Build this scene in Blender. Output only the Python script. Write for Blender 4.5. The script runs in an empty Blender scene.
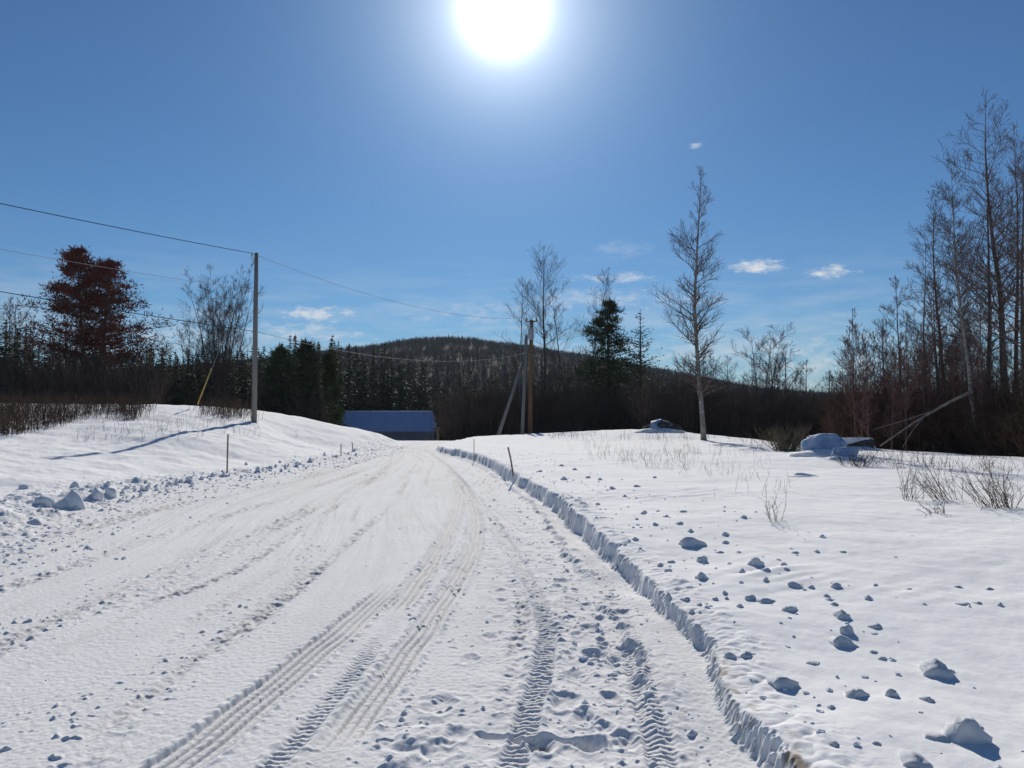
import bpy, math, random
import numpy as np
from mathutils import Vector, noise as mnoise

random.seed(7)
RNG = np.random.default_rng(7)
S = bpy.context.scene
COL = S.collection
R = math.radians

# ------------------------------------------------------------------ camera
F = 800.0
PITCH = math.atan(31.0 / F)
EYE = 1.6
SUN_EL, SUN_AZ = R(27.3), R(-0.65)          # azimuth measured from +Y towards +X
SUN_DIR = Vector((math.sin(SUN_AZ) * math.cos(SUN_EL), math.cos(SUN_AZ) * math.cos(SUN_EL), math.sin(SUN_EL)))


def at(px, py, d):
    a, b = (px - 512) / F, (384 - py) / F
    yc = math.cos(PITCH) - math.sin(PITCH) * b
    zc = math.sin(PITCH) + math.cos(PITCH) * b
    return Vector((a * d / yc, d, EYE + zc / yc * d))


def direction(px, py):
    return (at(px, py, 1.0) - Vector((0, 0, EYE))).normalized()


cam = bpy.data.cameras.new("camera")
cam.sensor_width = 36.0
cam.lens = F / 1024 * 36.0
cam.clip_start = 0.05
cam.clip_end = 20000
camo = bpy.data.objects.new("camera", cam)
camo.location = (0, 0, EYE)
camo.rotation_euler = (math.pi / 2 + PITCH, 0, 0)
COL.objects.link(camo)
S.camera = camo


# ------------------------------------------------------------------ mesh helpers
def np_mesh(name, V, faces, smooth=True):
    """V: n x 3; faces: list of (array m x k)."""
    me = bpy.data.meshes.new(name)
    V = np.asarray(V, dtype=np.float32)
    if not isinstance(faces, list):
        faces = [faces]
    faces = [np.asarray(f, dtype=np.int32) for f in faces if len(f)]
    me.vertices.add(len(V))
    me.vertices.foreach_set("co", V.ravel())
    idx = np.concatenate([f.ravel() for f in faces])
    starts, o = [], 0
    for f in faces:
        m, k = f.shape
        starts.append(o + np.arange(m) * k)
        o += m * k
    starts = np.concatenate(starts).astype(np.int32)
    me.loops.add(len(idx))
    me.loops.foreach_set("vertex_index", idx)
    me.polygons.add(len(starts))
    me.polygons.foreach_set("loop_start", starts)
    me.polygons.foreach_set("use_smooth", np.full(len(starts), smooth))
    me.update(calc_edges=True)
    return me


def link(name, me, mat=None, parent=None, loc=None):
    o = bpy.data.objects.new(name, me)
    if mat is not None:
        me.materials.append(mat)
    COL.objects.link(o)
    if parent is not None:
        o.parent = parent
    if loc is not None:
        o.location = loc
    return o


def tag(o, label=None, cat=None, group=None, kind=None):
    if label:
        o["label"] = label
    if cat:
        o["category"] = cat
    if group:
        o["group"] = group
    if kind:
        o["kind"] = kind
    return o


def empty(name, loc=(0, 0, 0)):
    o = bpy.data.objects.new(name, None)
    o.empty_display_size = 0.2
    COL.objects.link(o)
    o.location = loc
    return o


class Geo:
    """collects triangles and quads"""

    def __init__(self):
        self.V, self.T, self.Q, self.n = [], [], [], 0

    def add(self, V, T=None, Q=None):
        V = np.asarray(V, dtype=np.float32).reshape(-1, 3)
        if T is not None and len(T):
            self.T.append(np.asarray(T, dtype=np.int32) + self.n)
        if Q is not None and len(Q):
            self.Q.append(np.asarray(Q, dtype=np.int32) + self.n)
        self.V.append(V)
        self.n += len(V)

    def tube(self, pts, radii, sides=8, caps=True):
        pts = [Vector(p) for p in pts]
        n = len(pts)
        V = []
        ref = None
        for i, p in enumerate(pts):
            t = (pts[min(i + 1, n - 1)] - pts[max(i - 1, 0)]).normalized()
            if ref is None:
                ref = Vector((1, 0, 0)) if abs(t.x) < 0.8 else Vector((0, 1, 0))
            a = (ref - t * ref.dot(t)).normalized()
            ref = a
            b = t.cross(a)
            for k in range(sides):
                w = 2 * math.pi * k / sides
                V.append(p + (a * math.cos(w) + b * math.sin(w)) * radii[i])
        Q = []
        for i in range(n - 1):
            for k in range(sides):
                k2 = (k + 1) % sides
                Q.append((i * sides + k, i * sides + k2, (i + 1) * sides + k2, (i + 1) * sides + k))
        T = []
        if caps:
            V.append(pts[0]); V.append(pts[-1])
            for k in range(sides):
                k2 = (k + 1) % sides
                T.append((len(V) - 2, k2, k))
                T.append((len(V) - 1, (n - 1) * sides + k, (n - 1) * sides + k2))
        self.add([tuple(v) for v in V], T, Q)

    def prisms(self, P0, P1, R0, R1, sides=3):
        P0, P1 = np.asarray(P0, float), np.asarray(P1, float)
        R0, R1 = np.asarray(R0, float), np.asarray(R1, float)
        m = len(P0)
        if m == 0:
            return
        t = P1 - P0
        t /= np.linalg.norm(t, axis=1, keepdims=True) + 1e-9
        ref = np.where(np.abs(t[:, 2:3]) < 0.9, np.array([[0, 0, 1.0]]), np.array([[1.0, 0, 0]]))
        a = np.cross(t, ref)
        a /= np.linalg.norm(a, axis=1, keepdims=True) + 1e-9
        b = np.cross(t, a)
        ring = []
        for P, Rr in ((P0, R0), (P1, R1)):
            for k in range(sides):
                w = 2 * math.pi * k / sides
                ring.append(P + (a * math.cos(w) + b * math.sin(w)) * Rr[:, None])
        V = np.stack(ring, axis=1).reshape(-1, 3)
        base = np.arange(m)[:, None] * (2 * sides)
        Q = [np.concatenate([base + k, base + (k + 1) % sides, base + sides + (k + 1) % sides, base + sides + k], axis=1) for k in range(sides)]
        self.add(V, None, np.concatenate(Q))

    def box(self, lo, hi):
        x0, y0, z0 = lo
        x1, y1, z1 = hi
        V = [(x0, y0, z0), (x1, y0, z0), (x1, y1, z0), (x0, y1, z0), (x0, y0, z1), (x1, y0, z1), (x1, y1, z1), (x0, y1, z1)]
        Q = [(0, 3, 2, 1), (4, 5, 6, 7), (0, 1, 5, 4), (1, 2, 6, 5), (2, 3, 7, 6), (3, 0, 4, 7)]
        self.add(V, None, Q)

    def tris(self, C, size, stretch=(1, 1, 1), dirs=None, aspect=0.35):
        """random leaf-sized triangles centred on C"""
        C = np.asarray(C, float)
        m = len(C)
        if dirs is None:
            dirs = RNG.normal(size=(m, 3)) * np.array(stretch)
        dirs = dirs / (np.linalg.norm(dirs, axis=1, keepdims=True) + 1e-9)
        s = np.broadcast_to(np.asarray(size, float), (m,))[:, None]
        side = np.cross(dirs, RNG.normal(size=(m, 3)))
        side /= np.linalg.norm(side, axis=1, keepdims=True) + 1e-9
        V = np.stack([C - dirs * s * 0.5 - side * s * aspect, C - dirs * s * 0.5 + side * s * aspect, C + dirs * s * 0.6], axis=1).reshape(-1, 3)
        T = np.arange(m * 3).reshape(-1, 3)
        self.add(V, T)

    def mesh(self, name, smooth=True):
        V = np.concatenate(self.V)
        f = []
        if self.Q:
            f.append(np.concatenate(self.Q))
        if self.T:
            f.append(np.concatenate(self.T))
        return np_mesh(name, V, f, smooth)

    def build(self, name, mat, parent=None, smooth=True, loc=None):
        return link(name, self.mesh(name, smooth), mat, parent, loc)


# ------------------------------------------------------------------ numpy noise
_perm = np.random.default_rng(3).permutation(512).astype(np.int64)
_perm = np.concatenate([_perm, _perm, _perm])


def vnoise(x, y, seed=0):
    """gradient noise about -1..1"""
    x = np.asarray(x, float) + seed * 17.31
    y = np.asarray(y, float) - seed * 9.73
    xi, yi = np.floor(x).astype(np.int64), np.floor(y).astype(np.int64)
    xf, yf = x - xi, y - yi

    def g(ix, iy, fx, fy):
        h = _perm[(_perm[ix & 511] + iy) & 511]
        ang = h * (2 * math.pi / 512)
        return np.cos(ang) * fx + np.sin(ang) * fy
    u = xf * xf * xf * (xf * (xf * 6 - 15) + 10)
    v = yf * yf * yf * (yf * (yf * 6 - 15) + 10)
    a = g(xi, yi, xf, yf); b = g(xi + 1, yi, xf - 1, yf)
    c = g(xi, yi + 1, xf, yf - 1); d = g(xi + 1, yi + 1, xf - 1, yf - 1)
    return 1.5 * ((a + (b - a) * u) + ((c + (d - c) * u) - (a + (b - a) * u)) * v)


def fbm(x, y, oct=3, seed=0, gain=0.5):
    t, a, f = 0, 1, 1
    for i in range(oct):
        t = t + a * vnoise(x * f, y * f, seed + i)
        a *= gain
        f *= 2.03
    return t


def sstep(a, b, x):
    t = np.clip((x - a) / (b - a), 0, 1)
    return t * t * (3 - 2 * t)


def spline(ys, xs):
    """natural cubic spline x(y) with linear ends"""
    ys, xs = np.asarray(ys, float), np.asarray(xs, float)
    o = np.argsort(ys)
    ys, xs = ys[o], xs[o]
    n = len(ys)
    h = np.diff(ys)
    A = np.zeros((n, n)); b = np.zeros(n)
    A[0, 0] = A[-1, -1] = 1
    for i in range(1, n - 1):
        A[i, i - 1], A[i, i], A[i, i + 1] = h[i - 1], 2 * (h[i - 1] + h[i]), h[i]
        b[i] = 6 * ((xs[i + 1] - xs[i]) / h[i] - (xs[i] - xs[i - 1]) / h[i - 1])
    M = np.linalg.solve(A, b)
    s0 = (xs[1] - xs[0]) / h[0] - h[0] * M[1] / 6
    s1 = (xs[-1] - xs[-2]) / h[-1] + h[-1] * M[-2] / 6

    def f(y):
        y = np.asarray(y, float)
        k = np.clip(np.searchsorted(ys, y) - 1, 0, n - 2)
        t0, t1 = y - ys[k], ys[k + 1] - y
        hk = h[k]
        v = M[k] * t1 ** 3 / (6 * hk) + M[k + 1] * t0 ** 3 / (6 * hk) + (xs[k] / hk - M[k] * hk / 6) * t1 + (xs[k + 1] / hk - M[k + 1] * hk / 6) * t0
        v = np.where(y < ys[0], xs[0] + s0 * (y - ys[0]), v)
        return np.where(y > ys[-1], xs[-1] + s1 * (y - ys[-1]), v)
    return f


def road_pt(px, py, z=0.0):
    """point of a plane at height z under a pixel"""
    p = at(px, py, 1.0)
    k = (z - EYE) / (p.z - EYE)
    return p.x * k, k


# ------------------------------------------------------------------ terrain
_r = [(778, 804), (757, 768), (727, 715), (698, 666), (640, 601), (600, 560), (560, 522), (520, 492), (480, 466), (455, 457), (437, 452.5)]
_rx = [road_pt(*p) for p in _r]
XR0 = spline([p[1] for p in _rx] + [40, 48, 58, 70], [p[0] for p in _rx] + [-3.5, -3.3, -2.3, 0.5])
_l = [(0, 545), (60, 521), (130, 500), (230, 481), (350, 457), (385, 447), (400, 441)]
_lx = [road_pt(*p) for p in _l]
XL0 = spline([0, 5] + [p[1] for p in _lx] + [58, 70], [-6.2, -6.2] + [p[0] for p in _lx] + [-8.5, -11])


def XR(Y):
    Yc = np.clip(Y, 1.0, 75.0)
    return XR0(Yc)


def XL(Y):
    return XL0(np.clip(Y, 0.0, 75.0))


def rbf(points, reg=0.02):
    P = np.array(points, float)
    XY, Z = P[:, :2] / 10.0, P[:, 2]
    n = len(P)

    def phi(r2):
        return 0.5 * r2 * np.log(r2 + 1e-12)
    d2 = ((XY[:, None] - XY[None]) ** 2).sum(-1)
    A = np.zeros((n + 3, n + 3))
    A[:n, :n] = phi(d2) + np.eye(n) * reg
    A[:n, n] = 1; A[:n, n + 1:] = XY
    A[n, :n] = 1; A[n + 1:, :n] = XY.T
    w = np.linalg.solve(A, np.concatenate([Z, [0, 0, 0]]))

    def f(X, Y):
        X = np.asarray(X, float) / 10; Y = np.asarray(Y, float) / 10
        t = w[n] + w[n + 1] * X + w[n + 2] * Y
        for i in range(n):
            t = t + w[i] * phi((X - XY[i, 0]) ** 2 + (Y - XY[i, 1]) ** 2)
        return t
    return f


def cp(px, py, d):
    v = at(px, py, d)
    return (v.x, d, v.z)


LEFT = rbf([cp(0, 500, 13), cp(0, 474, 16), cp(0, 447, 21), cp(0, 425, 28), cp(0, 408, 36), cp(0, 404, 43), cp(100, 480, 17), cp(100, 442, 25),
            cp(100, 416, 33), cp(100, 405, 41), cp(190, 470, 21), cp(190, 437, 27), cp(190, 413, 34), cp(190, 406, 41), cp(230, 456, 26),
            cp(255, 421.5, 36), cp(258, 411, 43), cp(225, 408, 42), cp(300, 417, 46), cp(300, 441, 36), cp(322, 424, 48), cp(360, 430, 52), cp(360, 446, 38),
            cp(375, 435, 56), (-9, 66, -0.4), (-16, 60, 0.9), (-35, 60, 1.4), (-24, 52, 1.7), (-45, 45, 2.0), (-45, 25, 1.5), (-30, 15, 0.8), (-10, 10, 0.15),
            (-9, 3, 0.15), (-9, -10, 0.15), (-30, 0, 0.5), (-30, -30, 0.5), (-9, -30, 0.2), (-16, 8, .3), (-15, 80, -1.5), (-45, 80, -1.0), (-8.5, 14, .15), (-8.5, 20, .12), (-8, 30, .2)])
RIGHT = rbf([(1.3, 2.5, .12), (1.5, 5, .15), (1.3, 8, .21), (4, 4, .21), (8, 4, .33), (6, 8, .38), (1.2, 12, .29), (5, 12, .36), (10, 12, .36), (0, 20, .30), (4, 20, .36),
             (12, 20, .36), (20, 18, .33), (-1.2, 28, .28), (4, 28, .42), (10, 28, .38), (-3, 37, .22), (-2, 50, .15), cp(640, 441, 40), cp(700, 439.5, 41), cp(600, 431, 52), cp(540, 434, 56),
             cp(490, 436, 57), cp(660, 429.5, 50), cp(740, 437, 42), cp(800, 450, 30), cp(860, 447, 32), cp(950, 454, 27), cp(1024, 461, 22), cp(1100, 468, 20), (25, 10, .3), (25, -20, .3), (4, -20, .3),
             (1.5, -5, .15), (18, 45, -.9), (22, 33, -.6), (28, 26, -.4), (12, 60, -.6), (4, 66, -.5), (0, 72, -.9), (30, 45, -1.4), (8, 80, -1.8), (40, 20, 0), (40, 60, -2)])


def road_z(Y):
    return -2.4 * sstep(54, 105, Y) - 0.012 * np.clip(Y - 40, 0, 20)


def groove_tracks():
    T = []

    def add(kind, pts, w, y0=None, y1=None):
        q = [road_pt(*p) for p in pts]
        ys = [p[1] for p in q]
        T.append((kind, spline(ys, [p[0] for p in q]), w, min(ys) if y0 is None else y0, max(ys) if y1 is None else y1))
    # ribbed car tyres
    add('rib', [(130, 800), (180, 762), (300, 667), (388, 592)], 0.115)
    add('rib', [(340, 745), (390, 678), (440, 607), (468, 560), (476, 530), (467, 492), (446, 466), (425, 450)], 0.10)
    add('rib', [(395, 612), (425, 572), (450, 530), (459, 500), (455, 480)], 0.10)
    # lugged tractor tyres
    add('lug', [(505, 790), (527, 720), (545, 660), (547, 632), (533, 590), (505, 540), (478, 500), (450, 470)], 0.060)
    add('rut', [(480, 768), (496, 730), (508, 690), (517, 640), (524, 612), (518, 592)], 0.045)
    add('faint', [(670, 790), (655, 735), (640, 680), (628, 640), (608, 590), (585, 555), (550, 520), (515, 492)], 0.065)
    add('rut', [(690, 790), (676, 735), (662, 690), (652, 660)], 0.075)
    add('faint', [(240, 800), (285, 752), (330, 702), (368, 655), (405, 605)], 0.05)
    # rough ruts of packed snow
    add('rut', [(-60, 675), (0, 645), (60, 622), (120, 600), (210, 560), (300, 514), (360, 485), (385, 472)], 0.16)
    add('rut', [(-60, 610), (60, 570), (150, 540), (230, 515), (300, 492), (370, 468)], 0.10)
    add('rut', [(60, 800), (150, 700), (250, 625), (330, 560), (390, 505), (410, 470)], 0.05)
    add('rut', [(140, 605), (190, 590), (260, 556), (330, 510), (392, 462)], 0.06)
    add('rut', [(-60, 575), (20, 548), (120, 519), (220, 496), (310, 475), (380, 455)], 0.18)
    # long faint wheel lines following the bend
    for j, (off, w, a, b) in enumerate(((.10, .05, 4, 40), (.16, .03, 6, 46), (.215, .07, 3.5, 30), (.27, .04, 5, 50), (.33, .03, 3.5, 22), (.385, .06, 8, 50), (.44, .035, 4, 34),
                                        (.50, .05, 6, 50), (.55, .03, 4, 28), (.60, .04, 12, 52), (.66, .05, 15, 52), (.73, .04, 18, 52), (.80, .04, 20, 50), (.35, .09, 14, 54), (.24, .08, 16, 54))):
        ys = np.linspace(a, b, 14)
        xs = XL(ys) + (XR(ys) - XL(ys)) * (off + .018 * np.sin(ys * .21 + j * 1.7)) + .05 * np.sin(ys * .6 + j)
        T.append(('line', spline(ys, xs), w, a, b))
    return T


TRACKS = groove_tracks()
_fp = [(563, 702, .11, .06), (596, 655, .10, .06), (615, 660, .07, .05), (590, 628, .08, .05), (601, 640, .05, .04), (604, 645, .05, .04), (561, 582, .10, .04), (556, 588, .08, .04),
       (570, 600, .06, .03), (580, 566, .08, .04), (595, 577, .07, .04), (612, 600, .09, .05), (622, 618, .10, .05), (575, 676, .08, .04), (541, 746, .085, .085),
       (590, 745, .09, .06), (500, 590, .07, .03), (502, 600, .07, .03), (490, 637, .07, .03), (440, 705, .12, .04), (415, 735, .13, -.045), (440, 752, .10, .05), (402, 760, .10, -.05), (470, 660, .08, .03),
       (560, 620, .06, .04), (576, 634, .06, .03), (549, 560, .07, .03), (530, 545, .07, .03), (610, 700, .08, .05), (585, 720, .08, .04), (625, 740, .09, .05), (606, 730, .07, .04), (545, 530, .07, .03), (520, 512, .08, .03),
       (455, 735, .08, .04), (497, 618, .07, .03), (566, 655, .06, .03), (575, 590, .05, .04), (587, 605, .06, .04), (600, 618, .06, .04), (530, 520, .07, .03), (560, 545, .07, .04), (575, 555, .06, .03)]
FOOT = [(*road_pt(a, b), r, dp) for a, b, r, dp in _fp]


def terrain(X, Y, detail=True):
    """height and dirt of the snow at X, Y (arrays)"""
    X = np.asarray(X, float); Y = np.asarray(Y, float)
    xr, xl = XR(Y), XL(Y)
    near = sstep(60, 25, Y)
    rag = 0.06 * vnoise(Y * 0.8, 0 * Y, 5) + 0.035 * vnoise(Y * 2.7, 0 * Y, 6) + 0.022 * vnoise(Y * 9, X * 9, 7) * sstep(2.5, 7, Y)
    if detail:
        rag = rag + (.006 + .022 * sstep(-.3, .7, vnoise(Y * 1.3, 0 * Y, 27))) * vnoise(Y * 21, X * 24, 8) + 0.010 * vnoise(Y * 48, X * 52, 9)
    sr = X - xr + rag
    sl = xl - X
    rz = road_z(Y)
    field_r = np.clip(RIGHT(X, Y), -2.6, 1.0)
    field_l = np.clip(LEFT(X, Y), -2.6, 2.6)
    far = sstep(66, 95, Y)
    fx = sstep(24, 60, np.abs(X)) * sstep(40, 20, Y)
    field_r = field_r * (1 - far) - 2.6 * far
    field_l = field_l * (1 - far) - 2.6 * far
    field_r = field_r * (1 - fx) + 0.2 * fx
    field_l = field_l * (1 - fx) + 0.8 * fx
    drift = 0.035 * fbm(X * 0.35, Y * 0.35, 3, 11) + 0.012 * fbm(X * 1.3 + Y * .4, Y * 1.1, 3, 15)
    if detail:
        drift = drift + 0.004 * fbm(X * 6, Y * 4, 3, 19)
        # wind ripples (sastrugi) on the field
        rip = sstep(0.15, 0.75, vnoise(X * 0.33, Y * 0.33, 23) + 0.25 * vnoise(X * 1.7, Y * 1.7, 24))
        drift = drift + 0.018 * rip * (0.5 + vnoise(X * 0.9 + Y * 0.9, Y * 5.2 - X * 3.0, 25))
    ww = 0.075 + 0.055 * sstep(-.1, .6, vnoise(Y * 0.6, 0 * Y, 29)) + 0.03 * sstep(6, 14, Y) + .20 * sstep(.38, .62, vnoise(Y * .85, 0 * Y, 30)) * sstep(3.6, 5.5, Y)
    wall = sstep(0.0, 1.0, sr / ww)
    lf = sstep(.5, 3, sl) * sstep(55, 40, Y)
    drift = drift + lf * (.045 * fbm(X * .55, Y * .8, 3, 33) + (.02 * np.abs(fbm(X * 1.6, Y * 2.2, 3, 36)) if detail else 0))
    lip = (0.024 + .05 * sstep(.1, .7, vnoise(Y * .45, 0 * Y, 28))) * np.exp(-((sr - 0.22) / 0.16) ** 2) * (0.4 + np.abs(fbm(X * 4, Y * 4, 3, 31))) * near
    z = rz
    # the smooth shelf left by the plough at the foot of the bank
    ws = 0.12 + 0.27 * sstep(16, 4, Y) + 0.08 * vnoise(Y * 1.6, 0 * Y, 41) + 0.05 * vnoise(Y * 6, X * 2, 42)
    shelf = sstep(-ws - 0.05, -ws + 0.05, sr) * (1 - wall) * near * sstep(-0.25, 0.25, vnoise(Y * 0.55, 0 * Y, 43) + 0.35)
    z = z + 0.05 * shelf * (1 + .4 * vnoise(Y * 2, X * 2, 44))
    # left shoulder
    wl = sstep(-0.4, 1.6, sl + 0.25 * fbm(X * 0.8, Y * 0.8, 2, 51))
    berm = 0.13 * np.exp(-((sl - 0.7) / 0.55) ** 2) * (0.55 + 0.8 * np.abs(fbm(X * 1.3, Y * 1.3, 3, 53)))
    onroad = (1 - wall) * (1 - wl)
    z = z * (1 - wl) + (field_l + drift) * wl
    z = z * (1 - wall) + (field_r + drift + lip) * wall
    z = z + berm * near
    dirt_shade = np.zeros_like(X)
    road = onroad
    if detail:
        # packed, scraped road surface: streaks along the road plus crumbs
        xc = (X - 0.5 * (xr + xl))
        st = 0.009 * fbm(xc * 5, Y * 0.25, 3, 61) + 0.004 * fbm(xc * 16, Y * 0.8, 2, 65)
        zone = sstep(-0.25, 0.5, vnoise(xc * 1.1, Y * 0.16, 69) + 0.55 * vnoise(X * 2.2, Y * 1.5, 70))
        cr = fbm(X * 13, Y * 13, 2, 71)
        crumbs = np.clip(cr - 0.45, 0, 1) * 0.030 * (0.10 + zone)
        grain = 0.0025 * fbm(X * 30, Y * 22, 2, 74)
        # the trampled strip beside the bank
        tramp = sstep(-1.7, -0.9, sr) * sstep(-0.2, -0.5, sr)
        trz = 0.010 * fbm(X * 4, Y * 4, 3, 77) + np.clip(fbm(X * 12, Y * 11, 2, 80) - 0.45, 0, 1) * 0.024
        edge = sstep(-1.0, 0.4, sl) * sstep(2.2, 1.2, sl)
        edz = np.clip(fbm(X * 4.5, Y * 4.5, 3, 83) - 0.1, 0, 1) * 0.05 + 0.010 * fbm(X * 14, Y * 14, 2, 86)
        z = z + (st + crumbs + grain) * road + trz * tramp * road + edz * edge * near
        dirt_shade = dirt_shade + 0.10 * road * np.clip(fbm(xc * 2.2, Y * 0.18, 3, 90), 0, 1) + 0.045 * road
        for kind, f, w, y0, y1 in TRACKS:
            m = (Y > y0 - .2) & (Y < y1 + .5)
            if not m.any():
                continue
            Xs, Ys = X[m], Y[m]
            dx = (f(Ys + .05) - f(Ys - .05)) / .1
            c = 1 / np.sqrt(1 + dx * dx)
            t = (Xs - f(Ys)) * c
            t = t + 0.012 * vnoise(Ys * 2.5, 0 * Ys, 95)
            s = Ys / c
            fade = sstep(y0 - .2, y0 + .4, Ys) * sstep(y1 + .5, y1 - .6, Ys)
            ins = sstep(w + .025, w - .008, np.abs(t))
            rim = np.exp(-((np.abs(t) - w - .03) / .025) ** 2)
            k = np.zeros_like(t)
            dd = np.zeros_like(t)
            if kind == 'rib':
                wear = 0.85 + 0.3 * vnoise(Ys * 1.7, t * 10, 96)
                k = -0.014 * ins - 0.030 * ins * wear * (0.5 + 0.5 * np.cos(2 * np.pi * t / 0.06)) ** 4 + 0.012 * rim * (0.7 + vnoise(Xs * 20, Ys * 14, 97))
                k = k + 0.002 * ins * vnoise(Xs * 40, Ys * 25, 98)
                dd = 0.05 * ins + 0.26 * ins * (0.5 + 0.5 * np.cos(2 * np.pi * t / 0.06)) ** 4  # groove lines darkened for slush dirt and painted groove shadow
            elif kind in ('lug', 'faint'):
                ph = (s + 0.35 * np.abs(t)) / 0.052
                bar = sstep(-.35, .35, np.sin(2 * np.pi * ph + 1.2 * vnoise(Xs * 7, Ys * 7, 99)))
                wear = sstep(-.75, .1, vnoise(Ys * 0.9, t * 4, 100)) * sstep(14, 6, Ys)
                q = 1.0 if kind == 'lug' else .55 * (.5 + .9 * sstep(-.4, .5, vnoise(Ys * .8, 0 * Ys, 105)))
                k = q * (-0.020 * ins + 0.0085 * ins * bar * (.35 + .65 * wear) + 0.010 * rim * (0.6 + vnoise(Xs * 15, Ys * 15, 101)) + .005 * ins * fbm(Xs * 18, Ys * 18, 2, 106))
                dd = 0.10 * q * ins * (1 - .6 * bar)
            elif kind == 'line':
                on = sstep(-.5, .25, vnoise(Ys * .22, 0 * Ys + w * 57 + y0, 107))
                k = on * (-.009 * ins + .007 * rim * (.6 + vnoise(Xs * 14, Ys * 9, 108)) + .006 * ins * np.clip(fbm(Xs * 16, Ys * 10, 2, 109), -.3, 1))
                dd = on * .13 * ins
            else:
                lump = fbm(Xs * 11, Ys * 9, 2, 102)
                on = sstep(-.35, .3, vnoise(Ys * 0.35, 0 * Ys + w * 91, 103))
                k = (-0.010 * ins + 0.024 * ins * np.clip(lump, -.2, 1) + 0.008 * rim * (.5 + lump)) * (.35 + .65 * on)
                dd = 0.36 * ins * np.clip(.35 + lump, 0, 1) * (.3 + .7 * on)
            z[m] += k * fade * road[m]
            dirt_shade[m] += dd * fade * road[m]
        for fx_, fy_, r, dp in FOOT:
            m = (np.abs(X - fx_) < r * 3) & (np.abs(Y - fy_) < r * 3.4)
            if not m.any():
                continue
            Xs, Ys = X[m], Y[m]
            wob = 1 + .35 * vnoise(Xs * 9, Ys * 9, 110)
            q = np.sqrt(((Xs - fx_) / (r * .75)) ** 2 + ((Ys - fy_) / (r * 1.15)) ** 2) * wob
            z[m] += -.45 * dp * sstep(1.2, .4, q) + 0.16 * dp * np.exp(-((q - 1.3) / .25) ** 2)
            if dp > .075:
                dirt_shade[m] += .8 * sstep(.9, .4, q)
        # the crust broken straight across in front of the tracks
        bx0, by0 = road_pt(488, 737); bx1, by1 = road_pt(600, 744)
        m = (X > bx0 - .1) & (X < bx1 + .1) & (np.abs(Y - .5 * (by0 + by1)) < .4)
        if m.any():
            q = Y[m] - (by0 + (by1 - by0) * (X[m] - bx0) / (bx1 - bx0)) + .03 * vnoise(X[m] * 9, Y[m] * 2, 120)
            z[m] += -0.028 * sstep(.045, .01, np.abs(q)) * sstep(bx0 - .1, bx0, X[m]) * sstep(bx1 + .1, bx1, X[m])
        # soil and dead grass stuck in the cut face of the bank
        face = wall * sstep(.20, .10, sr) * sstep(0.0, 0.05, sr)
        dirt_shade = dirt_shade + face * sstep(6.5, 3.5, Y) * sstep(-.1, .6, vnoise(Y * 7, X * 9, 121) + .5 * vnoise(Y * 28, X * 22, 122)) * 1.2
    return z, np.clip(dirt_shade, 0, 1), road


def ground_z(x, y):
    z, _, _ = terrain(np.array([float(x)]), np.array([float(y)]), True)
    return float(z[0])


def on_ground(px, py, z0=None):
    """first point of the snow met by the ray of a pixel"""
    r = at(px, py, 1.0) - Vector((0, 0, EYE))
    d = np.concatenate([np.arange(2.4, 12, .02), np.arange(12, 70, .05)])
    x, z = r.x * d, EYE + r.z * d
    g = terrain(x, d, False)[0]
    hit = np.nonzero(z <= g)[0]
    k = hit[0] if len(hit) else int(np.argmin(z - g))
    return float(x[k]), float(d[k]), ground_z(x[k], d[k])


# ------------------------------------------------------------------ materials
def new_mat(name):
    m = bpy.data.materials.new(name)
    m.use_nodes = True
    nt = m.node_tree
    b = nt.nodes["Principled BSDF"]
    return m, nt, b


def mat_noise(name, c1, c2, scale=8, rough=0.85, bump=0.0, bscale=None, stretch=(1, 1, 1), spec=0.05, detail=4):
    m, nt, b = new_mat(name)
    N = nt.nodes
    tc = N.new("ShaderNodeTexCoord")
    mp = N.new("ShaderNodeMapping")
    mp.inputs["Scale"].default_value = stretch
    nt.links.new(tc.outputs["Object"], mp.inputs["Vector"])
    n = N.new("ShaderNodeTexNoise")
    n.inputs["Scale"].default_value = scale
    n.inputs["Detail"].default_value = detail
    nt.links.new(mp.outputs[0], n.inputs["Vector"])
    r = N.new("ShaderNodeValToRGB")
    r.color_ramp.elements[0].position = .35
    r.color_ramp.elements[1].position = .65
    r.color_ramp.elements[0].color = (*c1, 1)
    r.color_ramp.elements[1].color = (*c2, 1)
    nt.links.new(n.outputs["Fac"], r.inputs[0])
    nt.links.new(r.outputs[0], b.inputs["Base Color"])
    b.inputs["Roughness"].default_value = rough
    b.inputs["Specular IOR Level"].default_value = spec
    if bump:
        n2 = N.new("ShaderNodeTexNoise")
        n2.inputs["Scale"].default_value = bscale or scale * 3
        n2.inputs["Detail"].default_value = 3
        nt.links.new(mp.outputs[0], n2.inputs["Vector"])
        bp = N.new("ShaderNodeBump")
        bp.inputs["Strength"].default_value = bump
        bp.inputs["Distance"].default_value = 0.02
        nt.links.new(n2.outputs["Fac"], bp.inputs["Height"])
        nt.links.new(bp.outputs[0], b.inputs["Normal"])
    return m


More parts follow.
